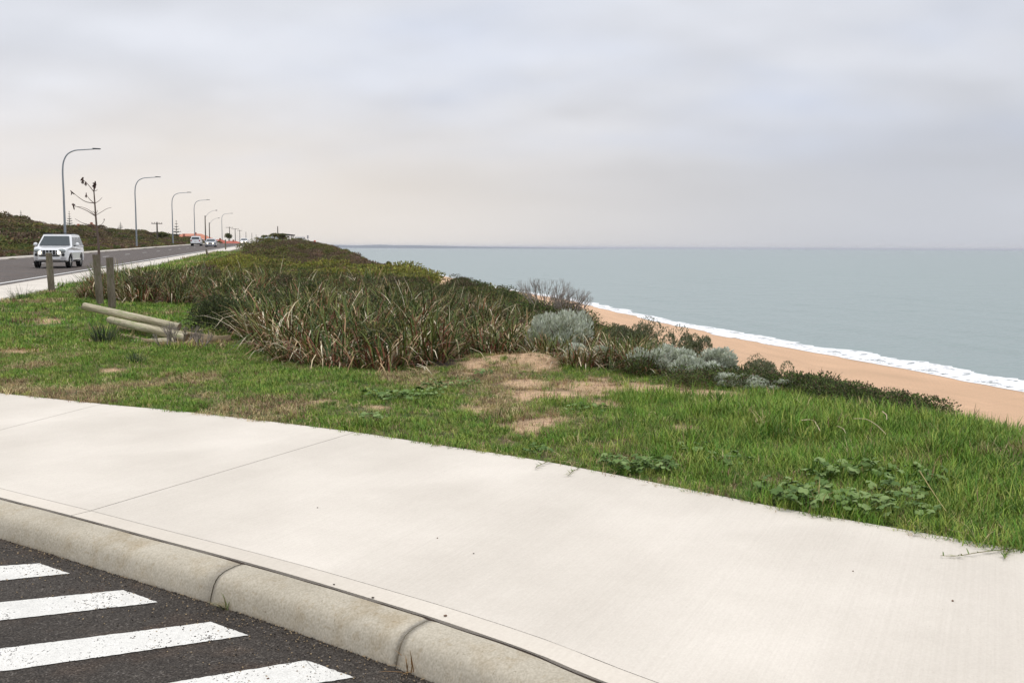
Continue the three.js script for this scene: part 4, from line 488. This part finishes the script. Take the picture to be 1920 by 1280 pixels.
// ---------------------------------------------------------------- bare sapling (a dying Norfolk pine), living pines, trees
{
  const d = 31, o = thing('bare_sapling', 'dying young pine, leafless with brown tufts at branch tips, behind the timber post', 'tree', onGround((186 - 960) / FPX * d, d)), b = o.position.clone(), L = (px, py, dz = 0) => P(px, py, d + dz).sub(b), tw = std(lin(104, 88, 78), 0.95), tip = std(lin(72, 50, 44), 1);
  part('trunk', tube([v3(0, -0.1, 0), L(184, 460), L(180, 420), L(177, 380), L(175.5, 350), L(178, 342)], 0.055, 0.014, 24, 6), tw, o);
  const br = (pts, r0 = 0.014) => part('branch', tube(pts.map(([x, y, z]) => L(x, y, z)), r0, 0.006, 10, 5), tw, o);
  br([[178, 405, 0], [162, 395, -0.2], [148, 389, -0.3], [137, 385, -0.4]]); br([[178, 404, 0], [165, 393, 0.3], [152, 388, 0.5], [140, 387, 0.6]], 0.01); br([[176.5, 381, 0], [160, 378, -0.2], [147, 370, -0.3], [134, 359, -0.4]]); br([[176, 381, 0], [168, 374, 0.1], [161, 365, 0.2]]); br([[175, 359, 0], [168, 350, 0], [160, 341, -0.1], [153, 335, -0.1]]); br([[178, 404, 0], [190, 397, 0.1], [200, 391, 0.2], [208, 389, 0.3]], 0.009); br([[177, 381, 0], [184, 377, 0], [191, 370, 0.1]], 0.01); br([[180, 424, 0], [189, 421, 0], [194, 415, 0], [195.5, 410, 0]], 0.01); br([[180, 423, 0], [165, 421, 0.1], [152, 417, 0.2], [140, 410, 0.3]], 0.01); br([[178, 402, 0], [181, 398, 0], [182, 394, 0.1]], 0.009); br([[175.5, 358, 0], [180, 357, 0], [182, 355, 0]], 0.01); br([[178, 402, 0], [175, 397, 0], [171, 396, 0.1]], 0.008);
  const r = mul(5); for (const [px, py, s] of [[137, 385, 1.1], [134, 360, 0.9], [161, 365, 0.8], [153, 335, 1], [155, 339, 0.9], [160, 343, 0.8], [178, 344, 1.3], [177, 350, 1], [195, 411, 0.5]]) { const gs = []; const c = L(px, py); for (let i = 0; i < 7; i++) { const e = c.clone().add(v3((r() - 0.5) * 0.12 * s, (r() - 0.6) * 0.2 * s, (r() - 0.5) * 0.12 * s)); gs.push(tube([c, c.clone().lerp(e, 0.5), e], 0.022 * s, 0.012 * s, 3, 5)); } part('dead_tuft', mergeGeometries(gs), tip, o); }
}
{
  const needle = std(lin(48, 62, 50), 0.9), trunkM = std(lin(78, 66, 56), 0.95);
  const pine = (px, base, top, d, w, tiers, label) => { const x = (px - 960) / FPX * d, y0 = P(px, base, d).y, y1 = P(px, top, d).y, gy = Math.min(terrainY(x, d), y0), H = y1 - gy, o = thing('norfolk_pine', label, 'tree', [x, gy, -d], 0, 'Norfolk pines beyond the scrub hill'), r = mul(Math.round(px)); part('trunk', new THREE.CylinderGeometry(H * 0.006, H * 0.022, H, 8).translate(0, H / 2, 0), trunkM, o); const hv = y1 - y0; for (let i = 0; i < tiers; i++) { const f = i / (tiers - 1), yy = H - hv * (1 - f * 0.94), len = w * 0.5 * mix(1, 0.16, Math.pow(f, 0.85)) * (0.85 + 0.3 * r()), gs = []; const n = 6; for (let k = 0; k < n; k++) { const a = k / n * 6.283 + i * 0.5 + r() * 0.3; const tipv = v3(Math.cos(a) * len, len * 0.22, Math.sin(a) * len); gs.push(tube([v3(0, 0, 0), tipv.clone().multiplyScalar(0.5).add(v3(0, -len * 0.04, 0)), tipv], 0.05 + len * 0.02, 0.03, 4, 4)); for (let q = 0; q < 26; q++) { const s = 0.2 + 0.8 * r(), c = tipv.clone().multiplyScalar(s); const l = len * 0.16 * (1.2 - s * 0.4); const e = c.clone().add(v3((r() - 0.5) * l * 1.3 - Math.sin(a) * (r() - 0.5) * l * 2, l * (0.1 + r() * 0.9), (r() - 0.5) * l * 1.3 + Math.cos(a) * (r() - 0.5) * l * 2)); gs.push(tube([c, c.clone().lerp(e, 0.5), e], len * 0.035, len * 0.014, 2, 4)); } } const m = part('branch_tier', mergeGeometries(gs), needle, o); m.position.y = yy; } };
  pine(333, 441, 413, 262, 2.6, 6, 'dark Norfolk pine with layered branches beside the third street lamp'); pine(134, 424, 395, 240, 2.0, 7, 'slender Norfolk pine behind the red roof by the first street lamp'); pine(44, 411, 395, 270, 1.7, 5, 'small Norfolk pine on top of the scrub hill'); pine(229, 427, 416, 330, 1.7, 5, 'faint little Norfolk pine between the first two street lamps');
  const crown = (px, base, w, h, d, label, seed, n, cat = 'tree') => { const x = (px - 960) / FPX * d, p = onGround(x, d), hy = P(px, base, d).y; const o = thing(cat === 'tree' ? 'windswept_tree' : 'round_bush', label, cat, p); const k = d / FPX, lf = d < 100 ? 0.09 : 0.45, H = Math.max(hy - p[1], 0.2); part('trunk', tube([v3(0, -0.1, 0), v3(0.1, H * 0.6, 0), v3(-0.2, H + h * k * 0.3, 0.1)], 0.16, 0.08, 6, 6), barkMat, o); part('crown', leafBlob(seed, { n: d < 100 ? n * 2 : n, leaf: lf, size: [w * k * 0.55, h * k * 0.95, w * k * 0.5], lumps: 12, up: 0.2, col: [...dark, ...olive], aspect: 0.3 }).translate(0, H - 0.1, 0), leafMat, o); };
  crown(521, 449, 36, 12, 285, 'windswept low tree with flat dark crown beside the picnic shelter', 801, 1800); crown(429.5, 447, 11, 10, 400, 'round dark bush at the foot of the crossarm pole', 802, 700, 'bush'); crown(305, 443, 30, 6, 230, 'flat dark bush behind the hill beside the crossarm pole', 803, 900, 'bush'); crown(498, 447, 11, 6, 300, 'small dark tree crown over the parked white car', 804, 500);
  crown(727, 499, 8, 12, 52, 'small sprig-like bush on the dune skyline against the sea', 805, 260, 'bush'); crown(865, 528, 34, 9, 40, 'compact dark bush on the dune crest against the sea', 806, 1400, 'bush');
}

// ---------------------------------------------------------------- vehicles
const paintW = new THREE.MeshPhysicalMaterial({ color: new THREE.Color().setRGB(0.78, 0.78, 0.77), roughness: 0.35, clearcoat: 0.7, clearcoatRoughness: 0.08, side: THREE.DoubleSide }), paintS = new THREE.MeshPhysicalMaterial({ color: new THREE.Color().setRGB(0.5, 0.5, 0.53), roughness: 0.35, clearcoat: 0.7, side: THREE.DoubleSide }), glassD = std(lin(60, 68, 70), 0.12), blackP = std(lin(26, 26, 26), 0.6), tyreM = std(lin(24, 23, 22), 0.9), rimM = std(lin(150, 152, 154), 0.35, { metalness: 0.7 }), chrome = std(lin(200, 202, 205), 0.2, { metalness: 0.8 }), lampGlass = std(lin(150, 156, 154), 0.15), redLamp = std(lin(150, 24, 22), 0.3), plateM = std(lin(205, 205, 190), 0.6);
const headGlow = new THREE.MeshStandardMaterial({ color: new THREE.Color().setRGB(1, 0.95, 0.85), emissive: new THREE.Color().setRGB(1, 0.9, 0.72), emissiveIntensity: 6 });
function extr(pts, w, bev, deform) { const s = new THREE.Shape(pts.map(([z, y]) => new THREE.Vector2(z, y))), g = new THREE.ExtrudeGeometry(s, { depth: w - 2 * bev, bevelEnabled: true, bevelThickness: bev, bevelSize: bev * 0.8, bevelOffset: -bev * 0.8, bevelSegments: 3, steps: 6, curveSegments: 8 }); const p = g.attributes.position; for (let i = 0; i < p.count; i++) { const z = p.getX(i), y = p.getY(i), x = p.getZ(i) - w / 2 + bev; const q = deform(x, y, z); p.setXYZ(i, ...q); } g.computeVertexNormals(); return g; }
function arch(cz, r, n = 10) { const a = []; for (let i = 0; i <= n; i++) { const t = Math.PI * i / n; a.push([cz - Math.cos(t) * r, 0.34 + Math.sin(t) * r * 0.95]); } return a; }
function car(name, o) { // front is +z; body, cabin, glass, lamps, wheels
  const t = thing(name, o.label, 'car', o.pos, o.turn, o.group), W = o.w, F = o.len / 2, B = -o.len / 2, wf = F - o.fo, wb = B + o.ro, belt = o.belt, hood = o.hood, roof = o.roof, wr = o.wheel;
  const nose = (x, y, z) => [x * (1 - 0.13 * sst(F - 0.85, F, z) - 0.06 * sst(B + 0.5, B, z) - 0.03 * sst(belt - 0.3, belt, y)), y, z - 0.10 * sst(F - 0.6, F, z) * (x / W * 2) ** 2 * 2.2];
  const low = o.low, lower = [[B + 0.06, low + 0.12], [B, low + 0.3], [B + 0.02, belt - 0.25], [B + 0.06, belt], [o.wsBase, belt + 0.01], [F - 0.75, hood + 0.005], [F - 0.22, hood - 0.06], [F - 0.05, hood - 0.2], [F, low + 0.42], [F, low + 0.18], [F - 0.1, low]];
  lower.push(...arch(wf, wr + 0.09).reverse().map(p => p)); lower.push([wf - wr - 0.12, low + 0.02], [wb + wr + 0.12, low + 0.02]); lower.push(...arch(wb, wr + 0.09).reverse());
  part('body', extr(lower, W, 0.09, nose), o.paint, t);
  const tum = 0.17, cab = (x, y, z) => [x * (1 - tum * sst(0, 1, (y - belt) / (roof - belt)) - 0.035), y, z];
  const cabin = [[o.rgBase, belt - 0.04], [o.rgTop, roof - 0.09], [o.rgTop + 0.12, roof - 0.01], [(o.rgTop + o.wsTop) / 2, roof + 0.02], [o.wsTop - 0.1, roof - 0.005], [o.wsTop, roof - 0.05], [o.wsBase, belt - 0.02]];
  part('cabin', extr(cabin, W * 0.985, 0.06, cab), o.paint, t);
  const hw = y => W * 0.985 / 2 * (1 - tum * sst(0, 1, (y - belt) / (roof - belt)) - 0.035);
  const quad = (a, b, c, d) => geoFrom([...a, ...b, ...c, ...d], [0, 1, 2, 0, 2, 3]);
  const wsn = (f, k) => { const y = mix(belt + 0.05, roof - 0.10, f), z = mix(o.wsBase, o.wsTop, (y - belt) / (roof - 0.05 - belt)) + 0.035; return [k * (hw(y) - 0.1), y + 0.01, z]; };
  part('windscreen', quad(wsn(0, -1), wsn(0, 1), wsn(1, 1), wsn(1, -1)), glassD, t);
  const rgn = (f, k) => { const y = mix(belt + 0.08, roof - 0.16, f), z = mix(o.rgBase, o.rgTop, (y - belt) / (roof - 0.09 - belt)) - 0.03; return [k * (hw(y) - 0.14), y, z]; };
  part('rear_window', quad(rgn(0, 1), rgn(0, -1), rgn(1, -1), rgn(1, 1)), glassD, t);
  for (const s of [-1, 1]) for (const [z0, z1] of o.sideWin) { const zz = (z, y) => z > 0.2 ? Math.min(z, mix(o.wsBase, o.wsTop, (y - belt) / (roof - belt)) - 0.16) : Math.max(z, mix(o.rgBase, o.rgTop, (y - belt) / (roof - belt)) + 0.14); const pt = (z, y) => [s * (hw(y) + 0.006), y, zz(z, y)]; const y0 = belt + 0.05, y1 = roof - 0.13; part('side_window', quad(pt(z0, y0), pt(z1, y0), pt(z1, y1), pt(z0, y1)), glassD, t); }
  const tyre = new THREE.LatheGeometry([[wr * 0.6, -0.11], [wr * 0.93, -0.12], [wr, -0.09], [wr, 0.09], [wr * 0.93, 0.12], [wr * 0.6, 0.11]].map(([a, b]) => new THREE.Vector2(a, b)), 24).rotateZ(Math.PI / 2), rim = new THREE.CylinderGeometry(wr * 0.63, wr * 0.63, 0.17, 18).rotateZ(Math.PI / 2);
  for (const s of [-1, 1]) for (const z of [wf, wb]) { const w = part('tyre', tyre, tyreM, t); w.position.set(s * (W / 2 - 0.15), wr, z); part('rim', rim, rimM, w); const sp = []; for (let i = 0; i < 6; i++) sp.push(new THREE.BoxGeometry(0.02, wr * 0.5, 0.06).translate(0, wr * 0.3, 0).rotateX(i * Math.PI / 3)); part('spokes', mergeGeometries(sp).translate(s * 0.09, 0, 0), chrome, w); }
  part('underbody', new THREE.BoxGeometry(W * 0.8, 0.2, o.len - 0.5).translate(0, low + 0.02, 0), blackP, t);
  for (const s of [-1, 1]) {
    const m = part('mirror', new THREE.SphereGeometry(0.14, 12, 8).scale(0.85, 0.8, 0.6).translate(s * (W / 2 + 0.14), belt + 0.1, o.wsBase - 0.5), o.paint, t); part('mirror_arm', new THREE.BoxGeometry(0.16, 0.05, 0.06).translate(s * (W / 2 + 0.02), belt + 0.03, o.wsBase - 0.5), blackP, m);
    const hl = new THREE.SphereGeometry(1, 14, 8).scale(0.2, 0.12, 0.1).rotateY(s * 0.5).translate(s * (W / 2 - 0.32), hood - 0.21, F - 0.14); const h = part('headlight', hl, lampGlass, t);
    if (o.lit) part('headlight_bulb', new THREE.SphereGeometry(o.lit, 12, 8).translate(s * (W / 2 - 0.47), hood - 0.3, F - 0.05), headGlow, h);
    part('fog_lamp', new THREE.CylinderGeometry(0.08, 0.08, 0.06, 12).rotateX(Math.PI / 2).translate(s * (W / 2 - 0.27), low + 0.32, F - 0.13), blackP, t);
    part('tail_light', new THREE.BoxGeometry(0.2, 0.24, 0.08).translate(s * (W / 2 - 0.2), belt - 0.16, B + 0.02), redLamp, t);
    for (const z of o.handles) part('door_handle', new THREE.BoxGeometry(0.03, 0.03, 0.18).translate(s * (W / 2 - 0.015), belt - 0.12, z), chrome, t);
    if (o.rails) part('roof_rail', new THREE.BoxGeometry(0.04, 0.05, 1.9).translate(s * (hw(roof) - 0.06), roof + 0.045, (o.rgTop + o.wsTop) / 2), blackP, t);
  }
  if (o.rails) for (const z of [-0.75, 0.25]) part('roof_bar', new THREE.BoxGeometry(hw(roof) * 2 - 0.14, 0.035, 0.06).translate(0, roof + 0.075, z), blackP, t);
  const gr = part('grille', new THREE.BoxGeometry(W * 0.42, 0.24, 0.06).translate(0, hood - 0.29, F - 0.025), blackP, t); for (let i = -2; i <= 2; i++) part('grille_bar', new THREE.BoxGeometry(0.055, 0.23, 0.03).translate(i * W * 0.088, hood - 0.29, F + 0.012), chrome, gr);
  part('bumper_slot', new THREE.BoxGeometry(W * 0.55, 0.07, 0.05).translate(0, low + 0.27, F - 0.01), blackP, t); part('bumper_lip', new THREE.BoxGeometry(W * 0.6, 0.1, 0.06).translate(0, low + 0.13, F - 0.01), o.paint, t);
  part('number_plate', new THREE.BoxGeometry(0.38, 0.12, 0.02).translate(0, low + 0.38, F + 0.012), plateM, t); part('rear_plate', new THREE.BoxGeometry(0.38, 0.12, 0.02).translate(0, belt - 0.3, B - 0.012), plateM, t); part('rear_bumper', new THREE.BoxGeometry(W * 0.86, 0.2, 0.1).translate(0, low + 0.2, B - 0.02), o.paint, t);
  return t;
}
{
  const suv = { w: 1.9, len: 4.75, fo: 0.92, ro: 1.05, belt: 1.18, hood: 1.14, roof: 1.84, wheel: 0.385, low: 0.4, wsBase: 1.0, wsTop: 0.3, rgBase: -2.3, rgTop: -2.02, sideWin: [[-2.2, -1.25], [-1.17, -0.28], [-0.2, 0.95]], handles: [-0.1, -1.1], rails: true, paint: paintW };
  const sed = { w: 1.78, len: 4.5, fo: 0.9, ro: 1.0, belt: 0.93, hood: 0.93, roof: 1.44, wheel: 0.32, low: 0.2, wsBase: 1.0, wsTop: 0.2, rgBase: -1.85, rgTop: -1.0, sideWin: [[-1.4, -0.55], [-0.47, 0.8]], handles: [-0.35, -1.2], rails: false, paint: paintS };
  const at = (px, d) => { const x = (px - 960) / FPX * d; return [x, plane(d) + 0.004, -d]; };
  car('four_wheel_drive', { ...suv, pos: at(112, 57), turn: AN, lit: 0.075, label: 'white four-wheel drive with headlights on and roof rails, driving towards the timber posts' });
  car('four_wheel_drive', { ...suv, pos: at(370, 193), turn: AN + Math.PI, label: 'white four-wheel drive seen from behind, driving away up the road' });
  car('sedan', { ...sed, pos: at(397, 175), turn: AN, lit: 0.11, label: 'silver sedan with bright headlights, oncoming beside the receding four-wheel drive' });
  car('sedan', { ...sed, paint: paintW, pos: at(459, 240), turn: AN, lit: 0.2, label: 'oncoming white sedan with glaring headlights at the crest of the road' });
  const pk = (px, d, turn, spec, label) => { const x = (px - 960) / FPX * d, p = onGround(x, d); car(spec === suv ? 'four_wheel_drive' : 'sedan', { ...spec, pos: p, turn, paint: paintW, label, rails: false }); };
  pk(497, 297, 1.2, suv, 'parked white four-wheel drive under the small dark tree crown'); pk(516, 270, 1.4, suv, 'parked white four-wheel drive in front of the windswept tree');
}

// ---------------------------------------------------------------- shelter, sign and houses
{
  const d = 290, k = d / FPX, xs = px => (px - 960) / FPX * d, y = py => P(545, py, d).y, roofM = std(lin(52, 44, 42), 0.8), postM = std(lin(96, 92, 88), 0.8);
  const x0 = xs(531), x1 = xs(552), xm = (x0 + x1) / 2, gy = terrainY(xm, d), top = P(542, 440, d).y - gy, o = thing('picnic_shelter', 'open picnic shelter with dark sloping roof on the dune skyline', 'shelter', [xm, gy, -d]); const w = x1 - x0;
  const rf = part('roof', new THREE.BoxGeometry(w, 0.28, 3), roofM, o); rf.position.y = top; rf.rotation.z = -0.11; part('fascia', new THREE.BoxGeometry(w + 0.04, 0.1, 3.06).translate(0, 0.16, 0), roofM, rf); for (const s of [-0.02, 0.34]) for (const z of [-1.2, 1.2]) part('post', new THREE.BoxGeometry(0.22, top, 0.22).translate(s * w, top / 2 - 0.1, z), postM, o); part('table', new THREE.BoxGeometry(1.8, 0.08, 0.8).translate(0, 0.75, 0), postM, o); for (const s of [-0.6, 0.6]) part('table_leg', new THREE.BoxGeometry(0.1, 0.75, 0.5).translate(s, 0.36, 0), postM, o);
  const sg = (px, tp, dd, label, c, wd, hg) => { const x = (px - 960) / FPX * dd, p = onGround(x, dd), h = P(px, tp, dd).y - p[1], s = thing('sign', label, 'sign', p); part('post', new THREE.CylinderGeometry(0.05, 0.05, h, 8).translate(0, h / 2, 0), steel, s); part('panel', new THREE.BoxGeometry(wd, hg, 0.04).translate(0, h - hg / 2, 0.07), std(c, 0.6), s); };
  sg(578, 441, 280, 'small grey sign on a thin post past the shelter', lin(170, 170, 172), 0.42, 0.9); sg(591, 450.5, 270, 'small orange marker near the sea end of the dune skyline', lin(226, 84, 40), 0.5, 0.4);
  const cv = (px, dd, wd, h, label) => { const x = (px - 960) / FPX * dd, p = onGround(x, dd), o2 = thing('white_trailer', label, 'trailer', p, 0.3); part('shell', new THREE.BoxGeometry(wd, h, 2, 1, 1, 1).translate(0, h / 2 + 0.35, 0), paintW, o2); part('window', new THREE.BoxGeometry(wd * 0.4, h * 0.3, 0.03).translate(0, h * 0.65 + 0.35, 1.02), glassD, o2); for (const s of [-0.3, 0.3]) part('wheel', new THREE.CylinderGeometry(0.33, 0.33, 0.2, 16).rotateX(Math.PI / 2).translate(s * wd, 0.33, 0.95), tyreM, o2); };
  cv(563, 300, 3.0, 1.6, 'white trailer parked beyond the picnic shelter');
}
{
  const tile = std(lin(176, 96, 78), 0.95), tile2 = std(lin(196, 132, 106), 0.95), wall = std(lin(204, 190, 168), 0.9), brick = std(lin(168, 110, 88), 0.95), gl = std(lin(60, 66, 72), 0.15);
  const house = (px, top, d, w, dep, rh, m, wm, label, turn = AN) => { const x = (px - 960) / FPX * d, p = onGround(x, d), ty = P(px, top, d).y, eave = ty - p[1] - rh, o = thing('house', label, 'house', [p[0], ty - rh - 2.6, p[2]], turn, 'houses with terracotta roofs'); const E = 2.6, e = 0.5; part('wall', new THREE.BoxGeometry(w, E, dep).translate(0, E / 2, 0), wm, o);
    const hx = w / 2 + e, hz = dep / 2 + e, rx = Math.max(hx - hz, 0.4), yb = E + 0.02, yt = E + rh; const pos = [-hx, yb, hz, hx, yb, hz, hx, yb, -hz, -hx, yb, -hz, -rx, yt, 0, rx, yt, 0]; const g = geoFrom(pos, [0, 1, 5, 0, 5, 4, 1, 2, 5, 2, 3, 4, 2, 4, 5, 3, 0, 4, 0, 2, 1, 0, 3, 2]).toNonIndexed(); g.computeVertexNormals(); part('roof', g, m, o); part('chimney', new THREE.BoxGeometry(0.6, 1.1, 0.6).translate(rx * 0.4, yt - 0.1, 0.6), brick, o);
    for (const s of [-0.3, 0.28]) { const wn = part('window', new THREE.BoxGeometry(1.8, 1.2, 0.06).translate(s * w, E * 0.55, dep / 2 + 0.03), paintW, o); part('pane', new THREE.BoxGeometry(1.6, 1.0, 0.02).translate(s * w, E * 0.55, dep / 2 + 0.075), gl, wn); } part('door', new THREE.BoxGeometry(0.95, 2.1, 0.06).translate(0, 1.35, dep / 2 + 0.03), timber, o); };
  house(362, 438, 345, 17, 11, 2.6, tile2, wall, 'house with a pale terracotta hip roof behind the receding four-wheel drive'); house(386, 444, 360, 13, 10, 2.3, tile, wall, 'house with orange terracotta roof behind the armed timber poles'); house(412, 449, 340, 11, 9, 2.0, tile, brick, 'low red-roofed house behind the silver sedan'); house(436, 451.5, 380, 12, 9, 1.8, tile, brick, 'farthest low red-roofed house by the round dark bush'); house(346, 441, 330, 9, 8, 2.0, tile2, wall, 'small terracotta roof beside the dark Norfolk pine');
  house(150, 422.5, 300, 8.2, 7, 1.6, tile, wall, 'house showing only its red roof above the scrub hill', 0.1); house(175, 419.5, 310, 4.2, 4.2, 1.5, tile, wall, 'narrow red roof peak above the hill behind the sapling', 0.1);
}
scene.traverse(o => { if (o.isMesh) { o.receiveShadow = true; if (o.name !== 'sea' && !/foam/.test(o.name)) o.castShadow = true; } });
renderer.render(scene, camera);
